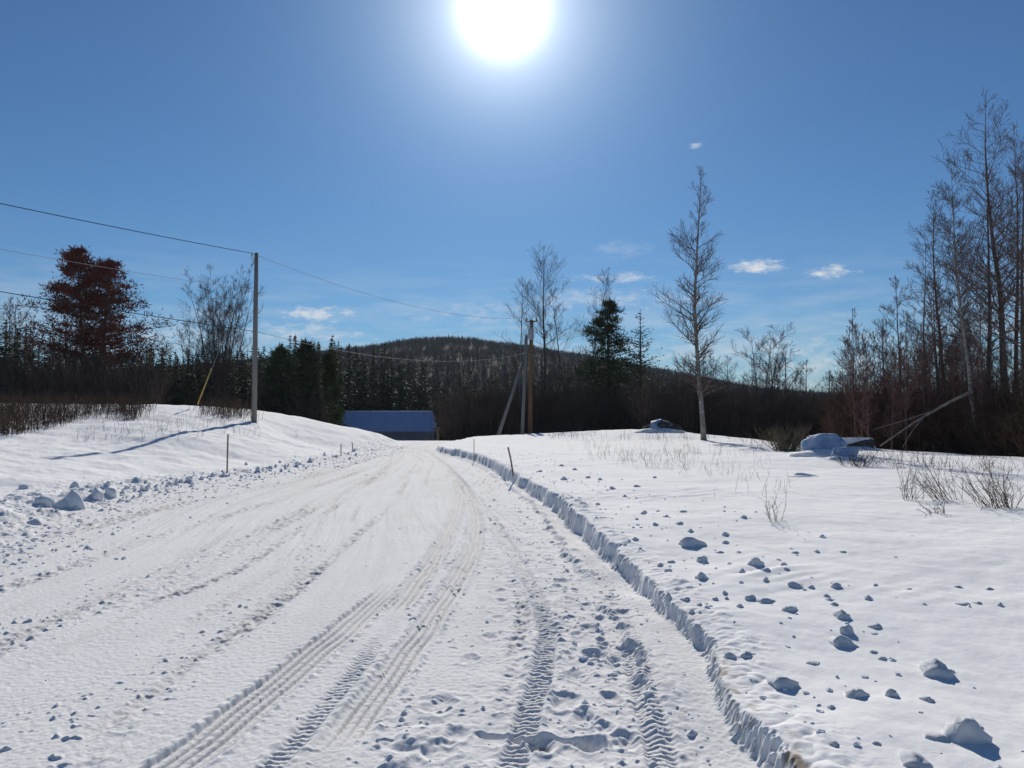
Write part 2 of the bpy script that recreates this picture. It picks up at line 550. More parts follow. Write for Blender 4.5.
def snow_mat(name, white=(.86, .875, .90), dirty=(.33, .285, .23), bump=.35):
    m, nt, b = new_mat(name)
    N = nt.nodes
    at_ = N.new("ShaderNodeAttribute")
    at_.attribute_name = "dirt_shade"
    tc = N.new("ShaderNodeTexCoord")
    n = N.new("ShaderNodeTexNoise")
    n.inputs["Scale"].default_value = 1.3
    n.inputs["Detail"].default_value = 6
    nt.links.new(tc.outputs["Object"], n.inputs["Vector"])
    r = N.new("ShaderNodeValToRGB")
    r.color_ramp.elements[0].position = .3
    r.color_ramp.elements[1].position = .7
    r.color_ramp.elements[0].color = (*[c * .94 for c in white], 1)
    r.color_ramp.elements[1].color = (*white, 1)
    nt.links.new(n.outputs["Fac"], r.inputs[0])
    mx = N.new("ShaderNodeMix")
    mx.data_type = 'RGBA'
    nt.links.new(at_.outputs["Fac"], mx.inputs[0])
    nt.links.new(r.outputs[0], mx.inputs[6])
    mx.inputs[7].default_value = (*dirty, 1)
    nt.links.new(mx.outputs[2], b.inputs["Base Color"])
    b.inputs["Roughness"].default_value = .9
    b.inputs["Specular IOR Level"].default_value = .06
    n2 = N.new("ShaderNodeTexNoise")
    n2.inputs["Scale"].default_value = 38
    n2.inputs["Detail"].default_value = 5
    n2.inputs["Roughness"].default_value = .65
    nt.links.new(tc.outputs["Object"], n2.inputs["Vector"])
    bp = N.new("ShaderNodeBump")
    bp.inputs["Strength"].default_value = bump
    bp.inputs["Distance"].default_value = 0.015
    nt.links.new(n2.outputs["Fac"], bp.inputs["Height"])
    nt.links.new(bp.outputs[0], b.inputs["Normal"])
    return m


M_SNOW = snow_mat("field_snow", white=(.87, .875, .88), bump=.2)
M_ROAD = snow_mat("packed_road_snow", white=(.82, .825, .83), bump=.22)
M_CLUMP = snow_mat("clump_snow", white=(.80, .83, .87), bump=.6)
M_HILL = mat_noise("wooded_hillside", (.028, .025, .024), (.05, .043, .04), scale=.05, rough=.95)
M_NEEDLE = mat_noise("spruce_needles", (.034, .048, .028), (.07, .085, .045), scale=1.2, rough=.7)
M_PINE = mat_noise("pine_needles", (.035, .055, .022), (.075, .095, .038), scale=1.5, rough=.7)
M_FLAREPINE = mat_noise("flare_tinted_pine_needles", (.24, .05, .04), (.10, .065, .04), scale=.7, rough=.75)  # red lens flare tint painted into the needle colour
M_BARK = mat_noise("grey_brown_bark", (.07, .055, .045), (.14, .115, .10), scale=6, rough=.9, stretch=(1, 1, .3))
M_TWIG = mat_noise("hardwood_twigs", (.10, .075, .065), (.16, .125, .115), scale=3, rough=.85)
M_RTWIG = mat_noise("reddish_twigs", (.12, .068, .06), (.18, .105, .098), scale=3, rough=.85)
M_BIRCH = mat_noise("pale_birch_bark", (.15, .137, .125), (.33, .31, .285), scale=5, rough=.8, stretch=(1, 1, 2.2))
M_FARWOOD = mat_noise('far_hardwood_twigs', (.034, .030, .032), (.055, .048, .050), scale=.05, rough=.95)
M_DEADLOG = mat_noise('dead_wood', (.16, .14, .125), (.28, .25, .225), scale=6, rough=.9)
M_BRUSH = mat_noise("dead_brush_stems", (.07, .042, .030), (.13, .085, .06), scale=2, rough=.9)
M_DARKBRUSH = mat_noise("thicket_stems", (.065, .048, .040), (.11, .082, .065), scale=.6, rough=.95)
M_GRASS = mat_noise("dry_straw", (.16, .12, .075), (.28, .22, .14), scale=4, rough=.85)
M_POLE = mat_noise("weathered_pole_wood", (.17, .158, .148), (.26, .245, .23), scale=9, rough=.85, bump=.4, stretch=(1, 1, .06))
M_YPOLE = mat_noise("new_treated_pole_wood", (.17, .10, .05), (.27, .165, .09), scale=6, rough=.85, stretch=(1, 1, .06))
M_STAKE = mat_noise("stake_wood", (.22, .17, .12), (.34, .27, .20), scale=20, rough=.85, stretch=(1, 1, .1))
M_GREY = mat_noise("galvanised_metal", (.30, .31, .32), (.42, .43, .44), scale=12, rough=.6, spec=.2)
M_CABLE = mat_noise("black_cable_sheath", (.03, .03, .03), (.05, .05, .05), scale=12, rough=.85, spec=.02)
M_SHEEN = mat_noise("bare_aluminium_cable", (.28, .28, .28), (.36, .36, .36), scale=12, rough=.7, spec=.1)
M_YELLOW = mat_noise("yellow_plastic_guard", (.55, .36, .05), (.62, .42, .07), scale=6, rough=.5)
M_ROCK = mat_noise("dark_rock", (.05, .045, .042), (.14, .125, .115), scale=4, rough=.9, bump=.5)
M_SHADESNOW = mat_noise('blue_shaded_snow', (.19, .29, .46), (.38, .47, .60), scale=3, rough=.6, bump=.5)  # snow whose blue sky-lit shade is put into the base colour
M_BLUEROOF = mat_noise("blue_metal_roof", (.36, .45, .63), (.43, .52, .71), scale=1.2, rough=.5, stretch=(3, 1, 1))
M_BARNWALL = mat_noise("grey_barn_boards", (.16, .19, .24), (.22, .25, .31), scale=3, rough=.9, stretch=(6, 1, .4))
M_DARKIN = mat_noise("dark_barn_opening", (.02, .02, .022), (.03, .03, .032), scale=3, rough=.9)

# ------------------------------------------------------------------ the snow: one sheet, split into road and field
rows, Wd = [], []
for y, w in ((-300, 300), (-60, 120), (-20, 60), (-6, 22), (0, 8), (1.2, 4)):
    rows.append(y); Wd.append(w)
y = 2.2
while y < 170:
    rows.append(y); Wd.append(max(y, 2.6))
    y += max(0.006, min(y * y / 3500.0, y * 0.0075))
for y in (185, 210, 250, 320, 450, 700, 1100, 1560):
    rows.append(y); Wd.append(y)
rows, Wd = np.array(rows), np.array(Wd)
inner = np.arange(-0.74, 0.74, 1 / 820.0)
left = -0.74 - np.cumsum(np.linspace(1 / 500, 1 / 18, 60))
right_ = 0.74 + np.cumsum(np.linspace(1 / 500, 1 / 18, 60))
U = np.concatenate([left[::-1], inner, right_])
XX = U[None, :] * Wd[:, None]
YY = np.repeat(rows[:, None], len(U), axis=1)
ZZ = np.empty_like(XX); DD = np.empty_like(XX); RR = np.empty_like(XX)
for i in range(0, len(rows), 64):
    a = slice(i, i + 64)
    shp = XX[a].shape
    z, d, ro = terrain(XX[a].ravel(), YY[a].ravel(), bool(0 < rows[a].max() and rows[a].min() < 64))
    ZZ[a], DD[a], RR[a] = z.reshape(shp), d.reshape(shp), ro.reshape(shp)
V = np.stack([XX, YY, ZZ], axis=-1).reshape(-1, 3)
nr, nc = XX.shape
ii = (np.arange(nr - 1)[:, None] * nc + np.arange(nc - 1)[None, :])
quads = np.stack([ii, ii + 1, ii + nc + 1, ii + nc], axis=-1).reshape(-1, 4)
rc = (RR[:-1, :-1] + RR[1:, 1:]).ravel() * .5
is_road = (rc > .5) & (YY[:-1, :-1].ravel() < 110) & (YY[:-1, :-1].ravel() > -20)
for name, sel, mat in (("road", is_road, M_ROAD), ("snow_ground", ~is_road, M_SNOW)):
    q = quads[sel]
    used, inv = np.unique(q, return_inverse=True)
    me = np_mesh(name, V[used], inv.reshape(-1, 4), True)
    a_ = me.attributes.new("dirt_shade", 'FLOAT', 'POINT')
    a_.data.foreach_set("value", DD.ravel()[used].astype(np.float32))
    tag(link(name, me, mat), kind='structure')

# ------------------------------------------------------------------ far wooded hill
SIL = spline([-400, -100, 100, 250, 340, 400, 440, 490, 540, 600, 660, 720, 790, 860, 1024, 1400],
             [382, 382, 378, 368, 358, 350, 347, 350, 357, 366, 377, 388, 397, 401, 403, 404])


def hill_z(X, Y):
    u = X / Y
    D = 640.0
    top = EYE + (415 - SIL(512 + 800 * u)) / F * D
    k = sstep(130, D, Y) * sstep(1500, D + 60, Y)
    return -3.2 + (top + 3.2) * k + 2.0 * vnoise(X / 45, Y / 45, 3) * k


hu = np.linspace(-1.3, 1.3, 260)
hd = np.concatenate([np.linspace(120, 640, 60), np.linspace(660, 1500, 22)])
HX = hu[None] * hd[:, None]
HY = np.repeat(hd[:, None], len(hu), 1)
HZ = hill_z(HX, HY)
ih = (np.arange(len(hd) - 1)[:, None] * len(hu) + np.arange(len(hu) - 1)[None])
me = np_mesh("hill", np.stack([HX, HY, HZ], -1).reshape(-1, 3), np.stack([ih, ih + 1, ih + len(hu) + 1, ih + len(hu)], -1).reshape(-1, 4))
tag(link("hill", me, M_HILL), kind='structure')


# ------------------------------------------------------------------ trees
def bare_tree(seed, height, r0, crown=0.25, spread=0.22, n1=40, up=0.75, n2=7, n3=4, stems=1, lean=0.0, taper=1.0, twig=0.010, shape='oval', wob=0.008, trunk_len=1.0):
    """geometry of a leafless tree: (trunk Geo, crown Geo)"""
    rd = random.Random(seed)
    tr, cr = Geo(), Geo()
    P0, P1, A, B = [], [], [], []

    def wobble(v, s):
        return (v + Vector((rd.gauss(0, s), rd.gauss(0, s), rd.gauss(0, s)))).normalized()

    def branch(p, d, L, r, lvl):
        n = 5 if lvl == 1 else (4 if lvl == 2 else 2)
        pts = [p.copy()]
        dd = d.copy()
        for i in range(n):
            dd = wobble(dd, 0.09 if lvl == 1 else .14)
            dd = (dd + Vector((0, 0, .055 * up))).normalized()
            p = p + dd * (L / n)
            pts.append(p.copy())
        for i in range(n):
            ra = max(r * (1 - .85 * i / n), twig)
            rb = max(r * (1 - .85 * (i + 1) / n), twig * .7)
            P0.append(tuple(pts[i])); P1.append(tuple(pts[i + 1])); A.append(ra); B.append(rb)
        if lvl >= 3:
            return
        cnt = max(1, int((n2 if lvl == 1 else n3) * min(1.0, .25 + L / (height * spread * .75)))) if lvl == 1 else max(1, int(n3 * min(1.0, .3 + L / (height * spread * .3))))
        for j in range(cnt):
            f = .18 + .82 * (j + rd.random()) / cnt
            k = min(int(f * n), n - 1)
            q = pts[k].lerp(pts[k + 1], f * n - k)
            bd = (pts[k + 1] - pts[k]).normalized()
            side = Vector((rd.gauss(0, 1), rd.gauss(0, 1), rd.gauss(.15, .7)))
            side = (side - bd * side.dot(bd)).normalized()
            nd = (bd * .75 + side * .65 + Vector((0, 0, .15 * up))).normalized()
            branch(q, nd, L * (.52 - .27 * f) * rd.uniform(.7, 1.25) + .006 * height, max(r * .42, twig), lvl + 1)
    for s in range(stems):
        az = 2 * math.pi * (s + rd.random() * .6) / stems
        ln = lean if stems == 1 else (.03 + .19 * rd.random())
        dirn = Vector((math.cos(az) * ln, math.sin(az) * ln, 1)).normalized() if stems > 1 else Vector((lean, 0, 1)).normalized()
        h = height * (1 if s == 0 else rd.uniform(.75, .98))
        n = 14
        pts = [Vector((0, 0, -.3))]
        d = dirn.copy()
        for i in range(n):
            d = (dirn + (d - dirn) * .8 + Vector((rd.gauss(0, wob * 3), rd.gauss(0, wob * 3), 0))).normalized()
            pts.append(pts[-1] + d * (h / n))
        rr = [max(r0 * (1 if stems == 1 else .72) * (1 - (i / n)) ** taper, twig * 1.4) for i in range(n + 1)]
        rr[0] *= 1.35
        tr.tube(pts, rr, 8)
        m1 = n1 if stems == 1 else int(n1 / stems * 1.3)
        for j in range(m1):
            f = crown + (1 - crown) * (j + rd.random()) / m1 * .98
            k = min(int(f * n), n - 1)
            q = pts[k].lerp(pts[k + 1], f * n - k)
            c = (f - crown) / (1 - crown)
            if shape == 'oval':
                w = math.sin(math.pi * min(1, .12 + .88 * c) ** .8) * .75 + .25 * (1 - c) + .10
            elif shape == 'birch':
                w = (.65 + 2.0 * c if c < .18 else 1.0 if c < .5 else 1.0 - .62 * (c - .5) / .2 if c < .7 else .34 * (1 - c) / .3 + .13) * (.45 + .55 * abs(math.sin(11 * c + seed)))
            elif shape == 'cone':
                w = (1 - c) ** .75 + .10
            else:
                w = .45 + .55 * c if c < .7 else (1 - c) / .3 * .75 + .2
            L = height * spread * w * rd.uniform(.45, 1.3)
            a = rd.uniform(0, 2 * math.pi)
            el = up * (.45 + .5 * c) + rd.gauss(0, .12)
            bd = Vector((math.cos(a), math.sin(a), el)).normalized()
            branch(q, bd, L, max(rr[k] * .42, twig * 1.3) if L > .6 else twig * 1.2, 1)
    cr.prisms(P0, P1, A, B)
    return tr, cr


def spruce(seed, h, rad, base=.04, gap=.32, dens=1.0, droop=.25, tri=.34):
    rd = random.Random(seed)
    tr, cr = Geo(), Geo()
    tr.tube([(0, 0, -.4), (0, 0, h * .5), (0, 0, h * .985)], [h * .017, h * .010, .02], 7)
    z = h * base
    C, D, Z = [], [], []
    P0, P1, A, B = [], [], [], []
    while z < h * .99:
        t = z / h
        n = max(4, int(8 * (1 - t) + 4))
        for k in range(n):
            a = rd.uniform(0, 2 * math.pi)
            L = (rad * (1 - t) ** .85 + .10) * rd.uniform(.55, 1.18)
            e = Vector((math.cos(a), math.sin(a), 0))
            s = Vector((-e.y, e.x, 0))
            m = max(2, int(L * 5.5 * dens))
            P0.append((0, 0, z)); P1.append(tuple(e * L * .9 + Vector((0, 0, z - droop * L * .8)))); A.append(.03); B.append(.012)
            for i in range(m):
                f = (i + rd.random()) / m
                wv = .30 * L * (1 - f) + .08
                p = e * (L * f) + s * rd.uniform(-wv, wv) + Vector((0, 0, z - droop * L * f * f * 1.3 + .10 * L * f * f * f + rd.gauss(0, .06)))
                C.append(tuple(p))
                dv = e + s * rd.gauss(0, .5) + Vector((0, 0, rd.gauss(-.25, .3)))
                D.append(tuple(dv)); Z.append(tri * rd.uniform(.7, 1.4) * (1.05 - .62 * t))
        z += gap * rd.uniform(.6, 1.2) * (1.1 - .4 * t)
    cr.tris(C, np.array(Z), dirs=np.array(D), aspect=.30)
    cr.prisms(P0, P1, A, B)
    # pointed leader
    cr.tris([(0, 0, h - .15)] * 3, .55, dirs=np.array([(0, 0, 1.0)] * 3), aspect=.07)
    return tr, cr


def white_pine(seed, h, rad, base=.3, n=60, tuft=24, tri=.30, stems=1, flat=.35, gaps=.15, topround=.55, cs=1.0):
    rd = random.Random(seed)
    tr, cr = Geo(), Geo()
    tops = []
    if stems == 1:
        tr.tube([(0, 0, -.4), (.1, .05, h * .5), (0, 0, h * .97)], [h * .02, h * .013, .03], 9)
        tops.append((Vector((0, 0, 0)), h, 0))
    else:
        for s in range(stems):
            x = (s - (stems - 1) / 2) * rad * .42
            hh = h * (1 - .07 * s)
            tr.tube([(x * .2, 0, -.4), (x * .6, .1, hh * .4), (x, 0, hh * .96)], [h * .017, h * .012, .03], 9)
            tops.append((Vector((x, 0, 0)), hh, x))
    C, D, Z = [], [], []
    P0, P1, A, B = [], [], [], []
    for off, hh, x in tops:
        for j in range(n // stems):
            t = base + (1 - base) * ((j + rd.random()) / (n // stems))
            if rd.random() < gaps:
                continue
            c = (t - base) / (1 - base)
            w = ((1 - c) ** topround) * (.92 if c > .12 else .6 + 2.6 * c) + .10
            L = rad * w * rd.uniform(.42, 1.15)
            a = rd.uniform(0, 2 * math.pi)
            e = Vector((math.cos(a), math.sin(a), 0))
            s = Vector((-e.y, e.x, 0))
            p0 = Vector((off.x * min(1, t * 1.4), off.y, hh * t))
            rise = rd.uniform(.05, .35)
            p1 = p0 + e * L + Vector((0, 0, rise * L))
            P0.append(tuple(p0)); P1.append(tuple(p1)); A.append(.055 * (1 - c) + .02); B.append(.015)
            for q in range(5):
                f = .35 + .65 * (q + rd.random()) / 5
                cc = p0.lerp(p1, f) + s * rd.gauss(0, .20 * L) + Vector((0, 0, rd.gauss(.05, .08)))
                sz = cs * rd.uniform(.30, .62) * (.5 + .2 * L)
                for i in range(tuft):
                    dv = Vector((rd.gauss(0, 1), rd.gauss(0, 1), rd.gauss(.25, flat * 2.2)))
                    C.append(tuple(cc + Vector((dv.x * sz * .8, dv.y * sz * .8, dv.z * sz * .75))))
                    D.append(tuple(dv + Vector((0, 0, .35)))); Z.append(tri * rd.uniform(.6, 1.2))
        for i in range(40):
            C.append((off.x + rd.gauss(0, .22), off.y + rd.gauss(0, .22), hh - abs(rd.gauss(0, .5)))); D.append((rd.gauss(0, .5), rd.gauss(0, .5), 1)); Z.append(tri)
    cr.tris(C, np.array(Z), dirs=np.array(D), aspect=.16)
    cr.prisms(P0, P1, A, B)
    return tr, cr


def make_tree(name, geo, mats, loc, label, cat, group=None, rot=0, scale=1.0, crown_name='crown'):
    t = empty(name, loc)
    t.rotation_euler = (0, 0, rot)
    t.scale = (scale,) * 3 if not hasattr(scale, '__len__') else scale
    geo[0].build('trunk', mats[0], t)
    geo[1].build(crown_name, mats[1], t, smooth=False)
    return tag(t, label, cat, group)


def dup(root, loc, rot, scale, label, group=None):
    r = root.copy()
    COL.objects.link(r)
    r.location = loc
    r.rotation_euler = (0, 0, rot)
    r.scale = (scale,) * 3 if not hasattr(scale, '__len__') else scale
    r['label'] = label
    if group:
        r['group'] = group
    for ch in list(root.children):
        c = ch.copy()
        COL.objects.link(c)
        c.parent = r
    return r


def tree_at(px, py_base, py_top, d):
    """base point and height of a tree seen between two rows of pixels"""
    b, t = at(px, py_base, d), at(px, py_top, d)
    g = ground_z(b.x, d)
    return Vector((b.x, d, g)), t.z - g


# --- single trees that the photograph shows clearly
def single(name, kind, px, top, d, mats, label, cat, rot=0, group=None, **kw):
    loc, h = tree_at(px, 440, top, d)
    g = kind(h=h, **kw) if kind in (spruce, white_pine) else kind(height=h, **kw)
    return make_tree(name, g, mats, loc, label, cat, group, rot, crown_name='crown' if kind in (spruce, white_pine) else 'branches')


single('birch_tree', bare_tree, 704, 160, 40.5, (M_BIRCH, M_TWIG), 'tall lone birch with a straight pale trunk at the field edge', 'tree',
       seed=11, r0=.135, crown=.16, spread=.15, n1=90, up=1.0, n2=9, n3=5, shape='birch', twig=.006, taper=.8, wob=.008)
single('pine_tree', white_pine, 90, 252, 62, (M_BARK, M_FLAREPINE), 'big rust tinged pine with two crowns above the dark thicket', 'tree',  # the rust tinge is red lens flare tint painted into the needles
       seed=5, rad=6.0, base=.28, n=190, tuft=40, tri=.27, stems=2, gaps=.16, topround=.92, cs=.80)
single('maple_tree', bare_tree, 218, 250, 66, (M_BARK, M_TWIG), 'bare many stemmed maple spreading above the spruces by the utility pole', 'tree',
       seed=21, r0=.11, crown=.30, spread=.14, n1=190, up=1.1, n2=8, n3=6, stems=15, shape='oval', twig=.007, wob=.015)
single('aspen_tree', bare_tree, 519, 272, 78, (M_BIRCH, M_RTWIG), 'slim bare aspen with reddish twigs just behind the propped utility pole', 'tree',
       seed=31, r0=.12, crown=.45, spread=.13, n1=30, up=1.2, n2=6, n3=3, shape='oval', twig=.009)
single('poplar_tree', bare_tree, 545, 244, 80, (M_BARK, M_TWIG), 'bare poplar with a full rounded crown, tallest of the three near the propped pole', 'tree',
       seed=33, r0=.20, crown=.50, spread=.17, n1=40, up=1.25, n2=8, n3=5, stems=1, shape='oval', twig=.008)
single('poplar_tree', bare_tree, 573, 254, 84, (M_BARK, M_TWIG), 'bare poplar leaning slightly beside the dense green pine, with two thin stems', 'tree',
       seed=36, r0=.19, crown=.42, spread=.13, n1=44, up=1.35, n2=7, n3=4, stems=2, shape='oval', twig=.010)
single('pine_tree', white_pine, 608, 304, 72, (M_BARK, M_PINE), 'dense dark green pine standing above the snowy crest', 'tree',
       seed=8, rad=4.5, base=.16, n=130, tuft=28, tri=.28,  gaps=.14, topround=.72, cs=.85)
single('spruce_tree', spruce, 641, 309, 82, (M_BARK, M_NEEDLE), 'thin sparse spruce just beside the dense green pine', 'tree',
       seed=14, rad=4.6, base=.25, gap=.50, dens=.6, droop=-.35, tri=.36)
# bushy pines in front of the barn's end
for i, (px, top, d, rad, lab) in enumerate(((306, 345, 62, 2.0, 'bushy dark pine between the utility pole and the barn'), (328, 358, 66, 1.25, 'bushy olive pine standing over the end of the long barn'),
                                            (280, 352, 60, 2.1, 'rounded dark pine just behind the snowy knoll beside the utility pole'))):
    single('pine_tree', white_pine, px, top, d, (M_BARK, M_NEEDLE if i != 1 else M_PINE), lab, 'tree', seed=40 + i, rad=rad, base=.06, n=100, tuft=18, tri=.34, gaps=.02, topround=.8)

# right hand cluster
BT = (M_BIRCH, M_TWIG)
single('aspen_tree', bare_tree, 1003, 84, 30, (M_BARK, M_TWIG), 'tallest bare aspen at the field edge, its trunk leaning outward', 'tree', seed=51, r0=.16, crown=.34, spread=.17, n1=44, up=.95, n2=8, n3=5, lean=.055, twig=.006)
single('aspen_tree', bare_tree, 988, 160, 31, (M_BARK, M_RTWIG), 'dark straight aspen between the tallest aspen and the pale birches', 'tree', seed=53, r0=.13, crown=.35, spread=.14, n1=44, up=1.1, n2=7, n3=5, twig=.006)
single('birch_tree', bare_tree, 963, 152, 33, BT, 'slender birch with a dense twiggy crown behind the leaning dead log', 'tree', seed=55, r0=.11, crown=.30, spread=.12, n1=56, up=.9, n2=9, n3=6, twig=.006, lean=-.01)
single('birch_tree', bare_tree, 978, 205, 28.5, BT, 'pale birch with the white trunk touching the leaning dead log', 'tree', seed=57, r0=.09, crown=.48, spread=.12, n1=34, up=1.1, n2=7, n3=5, twig=.0055, lean=-.02)
single('aspen_tree', bare_tree, 921, 236, 31, (M_BARK, M_RTWIG), 'thin bare aspen crossed by the leaning dead log', 'tree', seed=59, r0=.075, crown=.35, spread=.15, n1=30, up=1.1, n2=6, n3=4, twig=.0055, lean=-.015)
single('maple_tree', bare_tree, 943, 262, 34, (M_BARK, M_RTWIG), 'slight bare maple behind the thin aspen and the dead log', 'tree', seed=61, r0=.07, crown=.2, spread=.16, n1=36, up=1.0, n2=7, n3=5, twig=.006)
single('aspen_tree', bare_tree, 1030, 150, 27, (M_BARK, M_TWIG), 'bare aspen at the very edge of the photograph', 'tree', seed=63, r0=.12, crown=.3, spread=.17, n1=44, up=1.0, n2=8, n3=5, twig=.006)
single('aspen_tree', bare_tree, 1014, 118, 34, (M_BARK, M_RTWIG), 'tall bare aspen standing just behind the tallest one', 'tree', seed=71, r0=.13, crown=.36, spread=.14, n1=44, up=1.1, n2=7, n3=5, twig=.006)
single('aspen_tree', bare_tree, 950, 180, 37, (M_BARK, M_TWIG), 'grey aspen half hidden by the slender dense crowned birch', 'tree', seed=73, r0=.12, crown=.32, spread=.14, n1=46, up=1.1, n2=7, n3=5, twig=.006)
single('maple_tree', bare_tree, 900, 268, 36, (M_BARK, M_RTWIG), 'reddish young maple rising where the dead log points down', 'tree', seed=75, r0=.08, crown=.25, spread=.15, n1=40, up=1.2, n2=7, n3=5, twig=.006)
single('birch_tree', bare_tree, 984, 250, 30, BT, 'short pale birch close against the dark straight aspen', 'tree', seed=77, r0=.075, crown=.45, spread=.13, n1=32, up=1.1, n2=7, n3=5, twig=.006)
single('maple_tree', bare_tree, 858, 302, 44, (M_BARK, M_RTWIG), 'young bare maple with upright reddish twigs rising beyond the snow covered boulders', 'tree', seed=65, r0=.07, crown=.2, spread=.16, n1=34, up=1.2, n2=7, n3=4, twig=.010)
single('maple_tree', bare_tree, 760, 328, 62, (M_BARK, M_TWIG), 'low bare maple with a wide fan of branches between birch and boulders', 'tree', seed=67, r0=.15, crown=.35, spread=.30, n1=40, up=1.0, n2=8, n3=5, stems=3, shape='vase', twig=.009)

# --- rows of woodland: prototypes copied many times
G_SP = 'spruces in the dark forest row behind the road'
G_HW = 'bare hardwoods standing in the forest row'
G_SAP = 'saplings in the thicket beside the birches'
protos = {}
L_SP = 'dark spruce standing in the forest row beyond the snowy crest'
L_HW = 'small bare hardwood standing in the forest row beyond the snow'
L_SAP = 'thin reddish bare sapling in the thicket under the tall aspens'


def spawn(key, loc, h, rot, label, group, wide=1.0):
    if key not in protos:
        if key[0] == 'spruce':
            H = 11.0
            g = spruce(100 + key[1], H, (2.0, 2.5, 1.7, 2.2)[key[1]], base=.02, gap=.34, dens=.9, droop=(.25, .3, .2, .1)[key[1]], tri=.42)
            o = make_tree('spruce_tree', g, (M_BARK, M_NEEDLE), loc, label, 'tree', group)
        elif key[0] == 'hardwood':
            H = 10.0
            g = bare_tree(120 + key[1], H, .12, crown=.25, spread=.2, n1=32, up=1.1, n2=7, n3=4, shape=('oval', 'vase', 'cone')[key[1]], twig=.010)
            o = make_tree('hardwood_tree', g, (M_BARK, M_TWIG), loc, label, 'tree', group, crown_name='branches')
        else:
            H = 6.0
            g = bare_tree(140 + key[1], H, .05, crown=.15, spread=.17, n1=28, up=1.3, n2=6, n3=4, twig=.006)
            o = make_tree('sapling', g, (M_RTWIG, M_RTWIG), loc, label, 'tree', group, crown_name='branches')
        protos[key] = (o, H)
        s = h / H
        o.rotation_euler = (0, 0, rot)
        o.scale = (s * wide, s * wide, s)
        return o
    o, H = protos[key]
    s = h / H
    return dup(o, loc, rot, (s * wide, s * wide, s), label, group)


rd = random.Random(77)
SPTOP = spline([-60, 0, 60, 140, 170, 215, 250, 300, 340, 380, 420, 480, 540, 600, 680, 760, 1100], [335, 330, 345, 352, 348, 346, 343, 338, 341, 347, 362, 372, 372, 374, 388, 396, 400])
for px in np.arange(-50, 700, 7.0):
    for row in ((0, 1, 2) if 120 < px < 345 else (0, 1)):
        x = px + rd.uniform(-4, 4)
        if x < 130 and row == 1:
            continue
        d = rd.uniform(92, 112) if row == 0 else rd.uniform(120, 150)
        if x < 250 and row != 1:
            d = rd.uniform(72, 95)
        top = float(SPTOP(x)) + (rd.uniform(0, 16) if row == 0 else rd.uniform(-3, 12) if row == 1 else rd.uniform(2, 22))
        if rd.random() < .12:
            top -= 8
        p = at(x, top, d)
        gz = float(terrain(np.array([p.x]), np.array([d]), False)[0][0])
        if 330 < x < 440 and d < 106:
            d = rd.uniform(112, 125)
            p = at(x, top, d)
        spawn(('spruce', rd.randrange(4)), Vector((p.x, d, gz - .1)), p.z - gz, rd.uniform(0, 6.28), L_SP, G_SP, wide=rd.uniform(.85, 1.35))
for px in np.arange(-60, 345, 8.5):
    x, d = px + rd.uniform(-4, 4), rd.uniform(58, 74)
    top = float(np.interp(x, [-60, 0, 70, 120, 200, 345], [312, 318, 338, 344, 352, 356])) + rd.uniform(-4, 14)
    p = at(x, top, d)
    gz = float(terrain(np.array([p.x]), np.array([d]), False)[0][0])
    if not (325 < x):
        spawn(('spruce', rd.randrange(4)), Vector((p.x, d, gz - .1)), p.z - gz, rd.uniform(0, 6.28), L_SP, G_SP, wide=rd.uniform(1.0, 1.5))
for px, top, d, cnt in ([(rd.uniform(-40, 70), rd.uniform(272, 330), rd.uniform(60, 85), 0) for _ in range(7)] + [(rd.uniform(140, 205), rd.uniform(312, 345), rd.uniform(75, 100), 0) for _ in range(4)] +
                        [(rd.uniform(480, 700), rd.uniform(350, 385), rd.uniform(75, 110), 0) for _ in range(30)] + [(rd.uniform(690, 900), rd.uniform(345, 395), rd.uniform(60, 95), 0) for _ in range(46)] +
                        [(rd.uniform(880, 1060), rd.uniform(290, 370), rd.uniform(42, 65), 0) for _ in range(26)]):
    p = at(px, top, d)
    gz = float(terrain(np.array([p.x]), np.array([d]), False)[0][0])
    spawn(('hardwood', rd.randrange(3)), Vector((p.x, d, gz - .1)), p.z - gz, rd.uniform(0, 6.28), L_HW, G_HW, wide=rd.uniform(.9, 1.3))
for _ in range(70):
    px = rd.uniform(850, 1040)
    d = rd.uniform(29, 44) * (1 if px < 960 else .95)
    p = at(px, rd.uniform(305, 395), d)
    gz = float(terrain(np.array([p.x]), np.array([d]), False)[0][0])
    spawn(('sapling', rd.randrange(3)), Vector((p.x, d, gz - .1)), p.z - gz, rd.uniform(0, 6.28), L_SAP, G_SAP)

# fallen and leaning logs in the right thicket
lg = empty('dead_log', at(880, 446, 29.5))
p0, p1 = at(880, 446, 29.5), at(973, 391, 27.8)
g = Geo()
pts = [Vector((0, 0, 0)).lerp(p1 - p0, t) + Vector((0, 0, .12 * math.sin(t * 3.1))) for t in np.linspace(0, 1, 9)]
g.tube(pts, list(np.linspace(.025, .058, 9)), 8)
g.build('trunk', M_DEADLOG, lg)
g = Geo()
g.tube([pts[5], pts[5] + Vector((-.9, .2, -.35)), pts[5] + Vector((-2.2, .3, -.75))], [.022, .016, .008], 6)
g.tube([pts[4], pts[4] + Vector((-.5, -.1, -.5)), pts[4] + Vector((-.9, -.15, -1.1))], [.022, .018, .014], 6)
g.build('branches', M_DEADLOG, lg)
tag(lg, 'pale dead log leaning across the thin trunks at the field edge', 'log')

# ------------------------------------------------------------------ undergrowth masses


